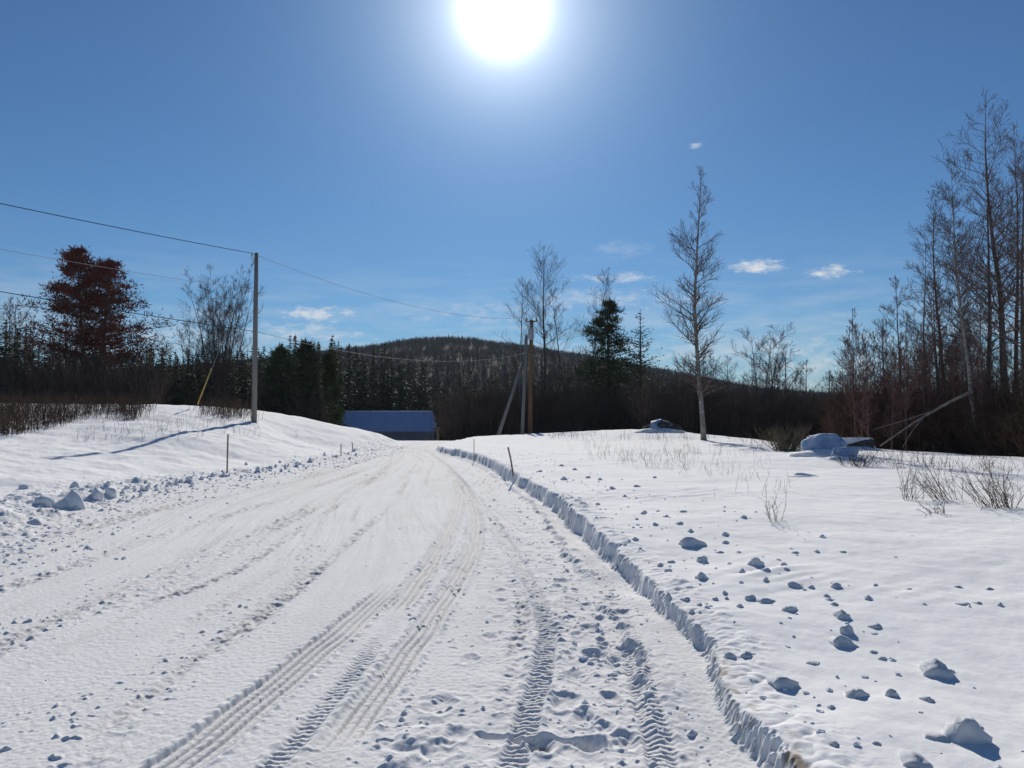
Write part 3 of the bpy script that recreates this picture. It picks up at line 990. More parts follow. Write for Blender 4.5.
def stems_mesh(P, H, lean, r, twigs=2):
    """many thin upright stems with side twigs: P n x 3, H heights"""
    n = len(P)
    g = Geo()
    dv = np.stack([RNG.normal(0, lean, n), RNG.normal(0, lean, n), np.ones(n)], 1)
    dv /= np.linalg.norm(dv, axis=1, keepdims=True)
    r = np.broadcast_to(np.asarray(r, float), (n,))
    mid = P + dv * (H * .5)[:, None]
    dv2 = dv + np.stack([RNG.normal(0, lean, n), RNG.normal(0, lean, n), np.zeros(n)], 1)
    tip = mid + dv2 * (H * .5)[:, None]
    g.prisms(P, mid, r, r * .75)
    g.prisms(mid, tip, r * .75, r * .3)
    for k in range(twigs):
        f = RNG.uniform(.15, .95, n)[:, None]
        q = np.where(f < .5, P + (mid - P) * f * 2, mid + (tip - mid) * (f - .5) * 2)
        sd = np.stack([RNG.normal(0, .6, n), RNG.normal(0, .6, n), RNG.uniform(.3, 1.0, n)], 1)
        g.prisms(q, q + sd * (H * RNG.uniform(.18, .38, n))[:, None], r * .6, r * .3)
    return g


def scatter_px(n, px0, px1, d0, d1, bias=1.0):
    px = RNG.uniform(px0, px1, n)
    d = d0 + (d1 - d0) * RNG.uniform(0, 1, n) ** bias
    X = (px - 512) / F * d
    Z = terrain(X, d, False)[0]
    return np.stack([X, d, Z - .05], 1), px


# thickets at the foot of the woods
parts = []
for n, a, b, d0, d1, h0, h1, rr in ((9000, -80, 160, 46, 80, 1.5, 3.4, .020), (4000, 130, 326, 58, 95, 1.0, 3.0, .024), (2500, 325, 450, 108, 125, 1.5, 4.5, .04), (9000, 446, 700, 64, 100, 2.0, 5.0, .028), (9000, 640, 900, 52, 85, 2.0, 4.6, .024)):
    P, px = scatter_px(n, a, b, d0, d1)
    parts.append((P, RNG.uniform(h0, h1, n), rr))
g = Geo()
for P, H, rr in parts:
    gg = stems_mesh(P, H, .22, rr, 3)
    g.add(np.concatenate(gg.V), None, np.concatenate(gg.Q))
o = g.build('thicket', M_DARKBRUSH, smooth=False)
tag(o, 'dark leafless thicket filling the foot of the woods beyond the snow', 'thicket', kind='stuff')
px = RNG.uniform(835, 1120, 9000)
dE = np.interp(px, [835, 900, 960, 1024, 1120], [33.5, 30.5, 28.5, 24.5, 21])
d = dE + RNG.uniform(0, 1, 9000) ** 1.3 * 20
X = (px - 512) / F * d
P = np.stack([X, d, terrain(X, d, False)[0] - .05], 1)
o = stems_mesh(P, RNG.uniform(.8, 3.4, 9000) * np.clip(.45 + (d - dE) / 5, .3, 1), .25, .016, 4).build('undergrowth', M_BRUSH, smooth=False)
tag(o, 'tangled brown undergrowth below the tall aspens at the field edge', 'undergrowth', kind='stuff')

# forest on the far hill and behind the rows
g = Geo()
C = []
n = 34000
uu = RNG.uniform(-.78, .78, n)
dd = 150 + 540 * RNG.uniform(0, 1, n) ** .8
X = uu * dd
Z = hill_z(X, dd)
H = RNG.uniform(4.0, 5.6, n)
conif = RNG.uniform(0, 1, n) < .05
for k in range(5):
    m = conif
    f0 = k / 5
    c = np.stack([X[m], dd[m], Z[m] + H[m] * (f0 + .12)], 1)
    for a in range(4):
        ang = RNG.uniform(0, 6.28, m.sum())
        w = H[m] * .22 * (1 - f0)
        tip = c + np.stack([np.cos(ang) * w, np.sin(ang) * w, -H[m] * .06], 1)
        tip2 = c + np.stack([np.cos(ang + 1.9) * w, np.sin(ang + 1.9) * w, -H[m] * .06], 1)
        apex = c + np.stack([0 * w, 0 * w, H[m] * .28], 1)
        Vt = np.stack([tip, tip2, apex], 1).reshape(-1, 3)
        g.add(Vt, np.arange(len(Vt)).reshape(-1, 3))
o = g.build('conifer_forest', M_NEEDLE, smooth=False)
tag(o, 'far conifers covering the wooded hill behind the barn', 'forest', kind='stuff')
g = Geo()
m = ~conif
b0 = np.stack([X[m], dd[m], Z[m]], 1)
nn = m.sum()
g.prisms(b0, b0 + np.stack([RNG.normal(0, .5, nn), RNG.normal(0, .5, nn), H[m] * .6], 1), np.full(nn, .07), np.full(nn, .04))
for k in range(14):
    f = RNG.uniform(.15, .7, nn)
    q = b0 + np.stack([0 * f, 0 * f, H[m] * f], 1)
    dv = np.stack([RNG.normal(0, .55, nn), RNG.normal(0, .55, nn), RNG.uniform(.5, 1.2, nn)], 1)
    L = H[m] * RNG.uniform(.2, .42, nn)
    g.prisms(q, q + dv * L[:, None], np.full(nn, .06), np.full(nn, .025))
o = g.build('hardwood_forest', M_FARWOOD, smooth=False)
tag(o, 'grey brown leafless forest covering the far hill', 'forest', kind='stuff')

# ------------------------------------------------------------------ dead brush and weeds on the snow


def patch(n, poly, h0, h1, r, lean, twigs=2, name='dry_brush', mat=M_BRUSH, label='', cat='brush', kind='stuff', clump=0):
    """stems rooted in the snow seen inside a polygon of pixels"""
    P = []
    rr = random.Random(n)
    xs = [p[0] for p in poly]; ys = [p[1] for p in poly]

    def inside(x, y):
        c = False
        for i in range(len(poly)):
            (x1, y1), (x2, y2) = poly[i], poly[i - 1]
            if (y1 > y) != (y2 > y) and x < (x2 - x1) * (y - y1) / (y2 - y1) + x1:
                c = not c
        return c
    cl = []
    while len(cl) < (clump or n):
        x, y = rr.uniform(min(xs), max(xs)), rr.uniform(min(ys), max(ys))
        if inside(x, y):
            cl.append((x, y))
    base = [on_ground(x, y, .5 if y > 430 else 1.2) for x, y in cl]
    if clump:
        for i in range(n):
            b = rr.choice(base)
            x, y = b[0] + rr.gauss(0, .22), b[1] + rr.gauss(0, .3)
            P.append((x, y, 0))
        P = np.array(P)
        P[:, 2] = terrain(P[:, 0], P[:, 1], True)[0] - .02
    else:
        P = np.array(base)
    H = RNG.uniform(h0, h1, len(P))
    o = stems_mesh(P, H, lean, r, twigs).build(name, mat, smooth=False)
    return tag(o, label, cat, kind=kind)


patch(2600, [(-20, 405), (60, 404), (150, 405), (150, 412), (138, 421), (95, 418), (60, 424), (30, 434), (-20, 438)], .35, .8, .008, .18, 2, 'dry_brush', M_BRUSH, 'dense brown dead brush covering the snowy knoll', 'brush', clump=420)
patch(420, [(193, 407), (250, 409), (250, 419), (225, 420), (205, 416)], .3, .75, .008, .2, 2, 'dry_brush', M_BRUSH, 'sparse brown weeds on the knoll around the utility pole', 'brush', clump=70)
patch(120, [(205, 420), (240, 424), (300, 436), (180, 440), (60, 445), (100, 430)], .2, .6, .005, .2, 2, 'dry_weeds', M_BRUSH, 'scattered thin weed stems on the snowy slope below the pole', 'weeds', clump=40)
patch(280, [(575, 436), (690, 438), (700, 452), (660, 472), (600, 460), (560, 446)], .10, .34, .003, .25, 2, 'dry_grass', M_GRASS, 'dry straw grass poking through snow near the crest', 'grass', clump=110)
patch(110, [(700, 440), (760, 455), (790, 490), (740, 500), (690, 480), (640, 470)], .12, .42, .0028, .22, 2, 'dry_grass', M_GRASS, 'thin dry grass stalks in the middle of the white field', 'grass', clump=50)
patch(200, [(540, 436), (720, 436), (860, 450), (850, 456), (720, 443), (560, 440)], .15, .5, .006, .25, 2, 'dry_weeds', M_BRUSH, 'brown weed stems along the crest of the field', 'weeds', clump=90)
patch(120, [(850, 452), (1023, 470), (1023, 480), (900, 470), (850, 458)], .2, .6, .005, .3, 2, 'dry_weeds', M_BRUSH, 'grey weed stems in front of the undergrowth', 'weeds', clump=60)


def shrub(px, py, hpx, wpx, n, label, lean=(0.2, 0), mat=M_BRUSH, r=.0036, name='dry_shrub'):
    x, y, z = on_ground(px, py)
    rr = np.random.default_rng(int(px * 7 + py))
    H = hpx / F * y
    W = wpx / F * y
    m = n
    P = np.stack([rr.normal(0, W * .18, m), rr.normal(0, W * .2, m), np.full(m, -.03)], 1)
    tip = P + np.stack([P[:, 0] * 1.1 + rr.normal(lean[0] * H, W * .18, m), rr.normal(0, W * .25, m), H * rr.uniform(.45, 1.05, m)], 1)
    midp = P * .45 + tip * .55 + rr.normal(0, H * .05, (m, 3))
    g = Geo()
    g.prisms(P, midp, np.full(m, r), np.full(m, r * .8))
    g.prisms(midp, tip, np.full(m, r * .8), np.full(m, r * .4))
    for k in range(6):
        f = rr.uniform(.2, 1, m)[:, None]
        q = midp + (tip - midp) * f if k % 2 else P + (midp - P) * f
        sd = rr.normal(0, .5, (m, 3)) + np.array([lean[0], 0, .6])
        g.prisms(q, q + sd * (H * rr.uniform(.12, .3, m))[:, None], np.full(m, r * .6), np.full(m, r * .35))
    o = g.build(name, mat, smooth=False, loc=(x, y, z))
    return tag(o, label, 'shrub')


shrub(787, 451, 24, 36, 170, 'dense brown bush beside the large snow covered boulder', (0, 0), r=.008, mat=M_GRASS)
shrub(910, 500, 36, 22, 16, 'sparse dry shrub with a few thin upright stems on the field', (.05, 0))
shrub(948, 500, 40, 38, 30, 'wind bent dry shrub, the widest of those rooted in the open snow', (-.35, 0))
shrub(938, 514, 18, 26, 12, 'low dark shrub in front of the wind bent one', (-.5, 0))
shrub(1002, 508, 44, 50, 46, 'dense dry shrub at the photograph edge on the open snow', (-.2, 0), r=.0040)
shrub(857, 466, 16, 30, 40, 'low tangled shrub just in front of the small snow mound', (.1, 0), r=.006)
shrub(776, 522, 40, 12, 7, 'few thin dry stalks standing alone in mid field', (0, 0), mat=M_GRASS, r=.0035)

# ------------------------------------------------------------------ snow lumps and boulders


def ico(sub):
    import bmesh
    bm = bmesh.new()
    bmesh.ops.create_icosphere(bm, subdivisions=sub, radius=1)
    V = np.array([v.co[:] for v in bm.verts])
    T = np.array([[v.index for v in f.verts] for f in bm.faces])
    bm.free()
    return V, T


IV, IT = ico(4)
IV3, IT3 = ico(3)
IV1, IT1 = ico(1)


def lump_mesh(name, seed, rough=.25, facet=.25, tail=.6, V0=None, T0=None, freq=1.1, front=False):
    V0 = IV if V0 is None else V0
    T0 = IT if T0 is None else T0
    o = Vector((seed * 3.7, seed * 1.3, seed * 2.1))
    rr = random.Random(seed)
    cuts = [(Vector((rr.gauss(0, 1), rr.gauss(0, 1), rr.gauss(.3, .8))).normalized(), rr.uniform(.55, .85)) for _ in range(7)]
    if front:
        cuts = [(Vector((.12, -1, -.06)).normalized(), .45), (Vector((0, .1, 1)), .80), (Vector((-1, -.3, .3)).normalized(), .8)]
    out = []
    for v in V0:
        p = Vector(v)
        k = 1 + rough * mnoise.noise(p * freq + o) + rough * .5 * mnoise.noise(p * freq * 2.6 + o) + rough * .22 * mnoise.noise(p * freq * 6.5 + o)
        q = p * k
        for nn, dd_ in cuts:
            e = q.dot(nn) - dd_
            if e > 0:
                q = q - nn * e * (facet * 2.6 if facet < .38 else .97)
        if tail and q.x > 0:
            q.z *= (1 - .45 * tail * min(q.x, 1))
            q.x *= 1 + .5 * tail
        if tail is not None and tail >= 0 and not front and facet < .2 and q.y > 0:
            q.z *= 1 - .55 * min(q.y, 1.0)
            q.y *= 2.1
        out.append(q)
    return np_mesh(name, np.array([tuple(q) for q in out]), T0, True)


LUMPS = [lump_mesh('snow_lump', s, rough=.52, facet=.10, tail=(.9, .5, .2, .7, .0, .4)[s], V0=IV3, T0=IT3) for s in range(6)]
CHUNKS = [lump_mesh('snow_chunk', 20 + s, rough=.30, facet=.33, tail=0, V0=IV3, T0=IT3) for s in range(5)]
for me in LUMPS + CHUNKS:
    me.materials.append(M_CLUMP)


def lump(meshes, k, px, py, w, h, label, group=None, name='snow_lump', cat='snow lump', sink=.30, rot=0.0, zs=1.0, z0=.35):
    x, y, z = on_ground(px, py, z0)
    W = w / F * y * .5
    H = h / F * y * .75 * zs
    o = bpy.data.objects.new(name, meshes[k % len(meshes)])
    COL.objects.link(o)
    o.location = (x, y, z + H * (1 - sink) - H * .55)
    o.rotation_euler = (0, 0, rot)
    o.scale = (W * .85, W * .75, H)
    return tag(o, label, cat, group)


big = [(968, 740, 44, 34, 'largest wind carved snow lump, on the open field far from the cut bank'),
       (936, 674, 38, 19, 'long flattened snow lump with a pointed tail, uphill of the largest lump'),
       (782, 685, 30, 15, 'wide rounded snow lump nearest the dirty cut bank'),
       (858, 697, 24, 12, 'low slanted snow lump, one of a side by side pair, nearer the road'),
       (893, 697, 15, 13, 'small upright snow lump, one of a side by side pair, farther from the road'),
       (843, 645, 27, 13, 'broad blue shaded snow lump, lowest of a stack of three up the slope'),
       (846, 633, 13, 13, 'steep pointed snow lump, middle of three in a line up the slope'),
       (842, 617, 18, 9, 'flat snow lump, uppermost of three in a line up the slope'),
       (690, 545, 27, 13, 'big blue shaded snow lump resting by itself near the middle of the bank'),
       (756, 566, 17, 12, 'pointed snow lump behind the scatter of small ones in mid field'),
       (698, 637, 14, 18, 'tall snow lump perched on the very lip of the cut bank'),
       (702, 579, 14, 9, 'tilted snow lump between the bank lip and the mid field scatter'),
       (702, 562, 11, 10, 'round snow lump just below the big one resting by itself'),
       (915, 764, 36, 13, 'half buried snow lump at the bottom edge of the photograph'),
       (765, 602, 19, 7, 'long low snow lump beside a smaller whitish one'),
       (790, 611, 17, 7, 'long low snow lump a step uphill of the wide rounded one'),
       (731, 658, 14, 9, 'small rounded snow lump one step from the bank lip')]
for i, (px, py, w, h, lab) in enumerate(big):
    lump(LUMPS, i + 1 if i else 4, px, py, w, h, lab, rot=-.35 + .15 * (i % 4), sink=.52)
small = [(746, 656, 13, 6), (750, 600, 11, 8), (794, 587, 15, 6), (837, 588, 12, 7), (692, 614, 7, 6), (686, 600, 10, 5), (668, 600, 9, 7), (680, 524, 7, 4), (691, 532, 7, 4), (726, 535, 8, 5), (726, 543, 8, 4),
         (655, 525, 6, 4), (645, 513, 5, 3), (643, 514, 5, 3), (667, 517, 6, 3), (684, 512, 9, 3), (744, 518, 8, 4), (720, 553, 8, 3), (742, 572, 8, 5), (766, 573, 8, 4), (766, 582, 7, 4), (796, 553, 8, 3),
         (784, 565, 7, 4), (786, 571, 6, 3), (817, 552, 6, 3), (843, 552, 6, 2), (830, 601, 7, 4), (827, 597, 7, 4), (812, 588, 7, 4), (834, 605, 8, 4), (822, 537, 6, 3), (715, 600, 6, 4), (725, 594, 6, 4),
         (727, 599, 5, 4), (740, 607, 8, 5), (700, 606, 5, 4), (868, 600, 10, 5), (876, 628, 12, 6), (832, 708, 9, 4), (813, 664, 14, 4), (883, 660, 10, 4), (873, 653, 8, 3), (929, 702, 12, 5), (936, 738, 22, 6),
         (835, 745, 12, 6), (877, 745, 10, 4), (958, 588, 10, 3), (978, 604, 8, 3), (1000, 606, 7, 4), (964, 605, 12, 3), (990, 590, 9, 3), (910, 590, 6, 2), (625, 497, 5, 3), (612, 489, 6, 4), (600, 480, 6, 3), (588, 478, 5, 3),
         (575, 470, 6, 3), (562, 466, 6, 3), (598, 505, 6, 3), (635, 540, 7, 4), (660, 566, 7, 4), (671, 563, 8, 4), (637, 487, 8, 3), (655, 478, 5, 3), (564, 480, 8, 5), (540, 472, 6, 3)]
for i, (px, py, w, h) in enumerate(small):
    lump(LUMPS, i * 5 + 2, px, py, w, h, 'small half buried snow lump among many on the white field', 'small snow lumps scattered over the field', rot=((i * 1.7) % 3 - 1.5) * .5, sink=.5)

lchunks = [(75, 508, 24, 20, 'largest plough thrown snow chunk, steep and blocky on the berm'), (60, 507, 18, 10, 'low snow chunk tucked behind the largest blocky one'),
           (45, 505, 22, 14, 'wide blue shaded snow chunk at the outer end of the berm heap'), (96, 499, 16, 10, 'rounded snow chunk between the blocky one and the pale one'),
           (111, 497, 14, 10, 'pale snow chunk at the inner end of the berm heap'), (74, 489, 11, 8, 'small snow chunk lying behind the berm heap'),
           (108, 486, 8, 5, 'tiny snow chunk behind the pale one'), (24, 489, 9, 7, 'lone snow chunk apart from the berm heap'), (35, 524, 16, 6, 'flat snow chunk on the road side of the berm'),
           (88, 549, 9, 4, 'flat dark edged snow chunk lying out on the road')]
for i, (px, py, w, h, lab) in enumerate(lchunks):
    lump(CHUNKS, i, px, py, w * 1.2, h * 1.05, lab, name='snow_chunk', cat='snow chunk', rot=i * .9, sink=.34, z0=.1)
rr = random.Random(5)
for i in range(110):
    t = rr.random()
    px = 120 + 240 * t
    py = np.interp(px, [120, 170, 230, 300, 360], [497, 486, 476, 464, 453]) + rr.gauss(0, 3.6)
    w = rr.uniform(2.0, 5.5) * (1 if rr.random() < .85 else 1.6) * (1.1 - .45 * t)
    lump(CHUNKS, i, px, py, w, w * .75, 'small plough thrown snow chunk strewn along the berm', 'small snow chunks strewn along the berm', name='snow_chunk', cat='snow chunk', rot=rr.uniform(0, 6), sink=.25, z0=.1)
# crumbs too many to count, on the shoulder and along the bank
g = Geo()


def crumb(x, y, z, s):
    k = np.array([s * rr.uniform(.7, 1.4), s * rr.uniform(.6, 1.6), s * rr.uniform(.4, .8)])
    g.add(IV1 * k * (1 + RNG.normal(0, .24, (len(IV1), 1))) + np.array([x, y, z + s * .08]), IT1)


cx, cy, cs = [], [], []
for i in range(1500):
    y = 8 + 34 * rr.random() ** 1.3
    x = float(XL(np.array([y]))[0]) + rr.gauss(.1, .7)
    cx.append(x); cy.append(y); cs.append(rr.uniform(.010, .034))
for i in range(700):
    y = 2.9 + 22 * rr.random() ** 2.0
    x = float(XR(np.array([y]))[0]) - abs(rr.gauss(.45, .40)) - .12
    cx.append(x); cy.append(y); cs.append(rr.uniform(.004, .014) if rr.random() < .94 else .026)
for i in range(420):
    y = 2.9 + 25 * rr.random() ** 1.4
    x = float(XR(np.array([y]))[0]) + abs(rr.gauss(.12, 1.1)) + .1
    cx.append(x); cy.append(y); cs.append(rr.uniform(.006, .022))
for i in range(260):
    y = 3.2 + 26 * rr.random() ** 1.8
    x = rr.uniform(-6, 0)
    cx.append(x); cy.append(y); cs.append(rr.uniform(.004, .013))
cz = terrain(np.array(cx), np.array(cy), True)[0]
for a in zip(cx, cy, cz, cs):
    crumb(*a)
tag(g.build('snow_crumbs', M_CLUMP, smooth=False), 'loose snow crumbs scattered over road and shoulders', 'snow', kind='stuff')


def boulder(name, px, py, w, h, seed, label, cat, rockmat=None, depth=.8, z0=.3, blue_shade=False, front=True):
    x, y, z = on_ground(px, py, z0)
    W, H = w / F * y * .5, h / F * y
    root = empty(name, (x, y, z))
    me = lump_mesh('snow_cover', seed, rough=.40, facet=.39, tail=0, freq=1.4, front=front)
    v = np.empty(len(me.vertices) * 3, np.float32)
    me.vertices.foreach_get('co', v)
    v = v.reshape(-1, 3) * np.array([W, W * depth, H * .72]) + np.array([0, 0, H * .28])
    me.vertices.foreach_set('co', v.ravel().astype(np.float32))
    link('snow_cover', me, M_SHADESNOW if blue_shade else M_CLUMP, root)
    for nm, sc_, off, mt in (('snow_cap', (W * .66, W * depth * .62, H * .17), (W * .02, W * .10, H * .735), M_CLUMP), ('snow_drift', (W * 1.5, W * 1.1, H * .30), (-W * .25, -W * .35, -H * .02), M_SNOW)):
        if blue_shade and front or nm == 'snow_drift':
            me = lump_mesh(nm, seed + 31, rough=.35, facet=.1, tail=0, V0=IV3, T0=IT3, freq=1.6)
            v = np.empty(len(me.vertices) * 3, np.float32)
            me.vertices.foreach_get('co', v)
            v = v.reshape(-1, 3) * np.array(sc_) + np.array(off)
            me.vertices.foreach_set('co', v.ravel().astype(np.float32))
            link(nm, me, mt, root)
    if rockmat is not None:
        me = lump_mesh('rock', seed + 60, rough=.5, facet=.4, tail=0, V0=IV3, T0=IT3, freq=2.0)
        v = np.empty(len(me.vertices) * 3, np.float32)
        me.vertices.foreach_get('co', v)
        v = v.reshape(-1, 3) * np.array([W * 1.02, W * depth * .98, H * .70]) + np.array([W * .06, -.02, H * .24])
        me.vertices.foreach_set('co', v.ravel().astype(np.float32))
        link('rock', me, rockmat, root)
    return tag(root, label, cat)


boulder('boulder', 824, 455, 40, 24, 3, 'large blocky boulder under blue shaded snow beside the brown bush', 'boulder', None, blue_shade=True)
boulder('boulder', 846, 459, 26, 13, 9, 'low rounded boulder buried in snow in front of the large blocky one', 'boulder', None, blue_shade=True)
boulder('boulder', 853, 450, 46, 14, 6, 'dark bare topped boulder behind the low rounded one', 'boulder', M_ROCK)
boulder('boulder', 661, 432, 38, 13, 12, 'dark boulder streaked with blue shaded snow on the crest near the birch', 'boulder', M_ROCK, z0=.5, blue_shade=True, front=False)
boulder('snow_mound', 805, 476, 22, 3, 15, 'shallow snow mound alone on the open field below the boulders', 'snow mound', None, front=False)

# ------------------------------------------------------------------ barn
bl, br = at(334, 436, 98), at(434, 436, 98)
by = 98.0
bz = -1.9
barn = empty('barn', ((bl.x + br.x) / 2, by, bz))
hw = (br.x - bl.x) / 2
eave = at(385, 431.5, by).z - bz
ridge = at(385, 411.5, by + 3.5).z - bz
dp = 7.0
g = Geo()
g.box((-hw + .35, .45, 0), (hw - .35, dp - .45, eave - .02))
g.build('wall', M_BARNWALL, barn, smooth=False)
# hipped roof of ribbed sheets
g = Geo()
hl, hr = .6, .5
n = 121
for sgn in (0, 1):
    V = []
    for i in range(n):
        u = i / (n - 1)
        w = .022 * abs(math.sin(i * math.pi / 3))
        x0, x1 = -hw + 2 * hw * u, -hw + hl + (2 * hw - hl - hr) * u
        ya, yb = (-.1, dp / 2) if sgn == 0 else (dp + .1, dp / 2)
        V += [(x0, ya, eave + w), (x1, yb, ridge + w)]
    Q = [(2 * i, 2 * i + 2, 2 * i + 3, 2 * i + 1) if sgn == 0 else (2 * i, 2 * i + 1, 2 * i + 3, 2 * i + 2) for i in range(n - 1)]
    g.add(V, None, Q)
g.add([(-hw, -.1, eave), (-hw, dp + .1, eave), (-hw + hl, dp / 2, ridge), (hw, -.1, eave), (hw, dp + .1, eave), (hw - hr, dp / 2, ridge)], [(0, 2, 1), (3, 4, 5)])
roof = g.build('roof', M_BLUEROOF, barn, smooth=False)
g = Geo()
g.tube([(-hw + hl, dp / 2, ridge + .03), (hw - hr, dp / 2, ridge + .03)], [.06, .06], 8)
g.build('ridge_snow', M_CLUMP, roof)
g = Geo()
g.box((-hw, -.16, eave - .16), (hw, -.102, eave + .03))
g.build('fascia', M_BARNWALL, roof, smooth=False)
tag(barn, 'long low barn with a blue metal roof beyond the road crest', 'barn')
pp = at(438, 437, 92)
g = Geo()
g.box((-.15, -.1, -.6), (.15, .1, 1.05))
g.box((-.20, -.14, 1.05), (.20, .14, 1.13))
o = g.build('utility_box', M_STAKE, smooth=False, loc=(pp.x, 92, pp.z))
tag(o, 'small tan box standing beside the end of the long barn', 'utility box')

# ------------------------------------------------------------------ utility poles and wires
PA = Vector((*at(254, 421, 36).xy, 0)); PA.z = ground_z(PA.x, 36)
topA = at(256.5, 253, 36)
pole = empty('utility_pole', PA)
g = Geo()
rel = topA - PA
g.tube([(0, 0, -.5), (rel.x * .5, 0, rel.z * .5), (rel.x, 0, rel.z)], [.125, .108, .085], 14)
g.build('post', M_POLE, pole)
g = Geo()
g.tube([(rel.x - .10, 0, rel.z - .35), (rel.x - .20, 0, rel.z - .34), (rel.x - .2, 0, rel.z - .12)], [.02, .02, .02], 6)
g.tube([(rel.x - .2, 0, rel.z - .14), (rel.x - .2, 0, rel.z - .1), (rel.x - .2, 0, rel.z - .04), (rel.x - .2, 0, rel.z)], [.03, .055, .035, .045], 10)
g.build('insulator', M_GREY, pole)
g = Geo()
g.tube([(rel.x * .6 - .14, -.05, at(255, 331, 36).z - PA.z - .05), (rel.x * .6 + .15, -.05, at(255, 331, 36).z - PA.z - .05)], [.03, .03], 6)
g.build('cable_clamp', M_GREY, pole)
tag(pole, 'weathered grey utility pole standing alone on the snowy knoll', 'utility pole')

PB = Vector((*at(530, 434, 63).xy, 0)); PB.z = ground_z(PB.x, 63)
topB = at(531.5, 320, 63)
poleb = empty('utility_pole', PB)
relb = topB - PB
g = Geo()
g.tube([(0, 0, -.5), (relb.x * .5, 0, relb.z * .5), (relb.x, 0, relb.z)], [.20, .17, .14], 12)
g.build('post', M_YPOLE, poleb)
g = Geo()
g.tube([(relb.x - .05, -.30, relb.z - 1.6), (relb.x - .05, -.30, relb.z - 1.5), (relb.x - .05, -.30, relb.z - .75), (relb.x - .05, -.30, relb.z - .65)], [.16, .22, .22, .14], 12)
g.tube([(relb.x - .05, -.30, relb.z - .65), (relb.x - .05, -.30, relb.z - .4)], [.05, .03], 8)
g.build('transformer', M_GREY, poleb)
g = Geo()
g.tube([(relb.x - .45, -.05, relb.z - .12), (relb.x + .45, -.05, relb.z - .12)], [.05, .05], 6)
for s in (-.4, .4):
    g.tube([(relb.x + s, -.05, relb.z - .08), (relb.x + s, -.05, relb.z + .02), (relb.x + s, -.05, relb.z + .14)], [.06, .07, .04], 8)
g.build('crossarm', M_YPOLE, poleb)
tag(poleb, 'tall tan utility pole carrying a transformer beyond the crest', 'utility pole')
# second, shorter pole with its slanting prop
PC = Vector((*at(522, 434, 61).xy, 0)); PC.z = ground_z(PC.x, 61)
topC = at(526.5, 336, 61)
polec = empty('utility_pole', PC)
relc = topC - PC
g = Geo()
g.tube([(0, 0, -.5), relc * .5, relc], [.15, .13, .11], 12)
g.build('post', M_POLE, polec)
g = Geo()
b_ = at(497, 433, 59.5)
b_.z = ground_z(b_.x, b_.y) - .2
t_ = at(523, 362, 61)
g.tube([b_ - PC, (b_ - PC).lerp(t_ - PC, .5), t_ - PC], [.14, .12, .11], 10)
g.build('brace', M_POLE, polec)
g = Geo()
g.tube([relc + Vector((-.02, 0, -.12)), relc + Vector((-.02, 0, .02)), relc + Vector((-.02, 0, .16))], [.08, .12, .06], 8)
g.build('insulator', M_GREY, polec)
tag(polec, 'shorter grey utility pole propped by a slanting brace pole', 'utility pole')


def wire(p0, p1, sag, r, mat, label, name='power_line', n=40):
    p0, p1 = Vector(p0), Vector(p1)
    pts = []
    for i in range(n + 1):
        t = i / n
        p = p0.lerp(p1, t)
        p.z -= sag * 4 * t * (1 - t)
        pts.append(p)
    g = Geo()
    o_ = pts[0].copy()
    g.tube([p - o_ for p in pts], [r] * (n + 1), 6)
    o = g.build(name, mat, loc=o_)
    return tag(o, label, 'cable')


insA = PA + Vector((rel.x - .2, 0, rel.z - .01))
# the next pole stands outside the frame, behind the photographer's shoulder
Lt = Vector((-23.5, 0, 0))


def through(pxy, A, d_end=-2.0):
    """far end of a span from A that passes under a pixel on its way out of the frame"""
    d = 23.5
    q = at(pxy[0], pxy[1], d)
    return q


def span_left(A, px, py, sag, r, mat, label, name='power_line'):
    # the span is 37 m long; the frame's edge cuts it where d = 24
    P2 = Vector((-23.3, -0.5, 0))
    t = (36 - 24.0) / 36.5
    xy = Vector((A.x, A.y)).lerp(Vector((P2.x, P2.y)), t)
    want = at(px, py, xy.y).z
    # z(t) = A.z + (E - A.z) t - 4 sag t (1-t)
    E = (want + 4 * sag * t * (1 - t) - A.z) / t + A.z
    return wire(A, Vector((P2.x, P2.y, E)), sag, r, mat, label, name)


span_left(insA, 0, 203, .35, .014, M_CABLE, 'dark power line running out of the photograph from the pole top')
span_left(PA + Vector((rel.x * .8 - .11, 0, at(255, 290, 36).z - PA.z)), 0, 249, .5, .007, M_SHEEN, 'faint thin wire between the power line and the telephone cable')
span_left(PA + Vector((rel.x * .6 - .13, -.05, at(255, 331, 36).z - PA.z)), 0, 291, .25, .014, M_CABLE, 'lowest dark cable leaving the grey pole outward over the knoll', 'telephone_cable')
wire(insA, PB + Vector((relb.x - .4, -.05, relb.z + .13)), .9, .010, M_SHEEN, 'pale power line from the grey pole top to the tan pole', 'power_line')
wire(PA + Vector((rel.x * .6 + .14, -.05, at(255, 332, 36).z - PA.z)), PC + Vector((relc.x * .85, 0, at(524, 353, 61).z - PC.z)), .95, .011, M_SHEEN, 'pale low telephone cable from the grey pole across the road to the propped pole', 'telephone_cable')

# guy wire with its yellow guard
ga = at(196, 408, 37.5)
ga.z = ground_z(ga.x, 37.5)
guy = empty('guy_wire', ga)
e_ = topA - ga + Vector((-.12, 0, -.3))
g = Geo()
g.tube([Vector((0, 0, -.1)), e_], [.007, .007], 5)
g.build('strand', M_GREY, guy)
g = Geo()
k0, k1 = .03, (at(209, 369, 37).z - ga.z) / e_.z
g.tube([e_ * k0, e_ * k1], [.032, .032], 8)
g.build('guard', M_YELLOW, guy)
tag(guy, 'guy wire with a yellow plastic guard slanting up from the knoll', 'guy wire')


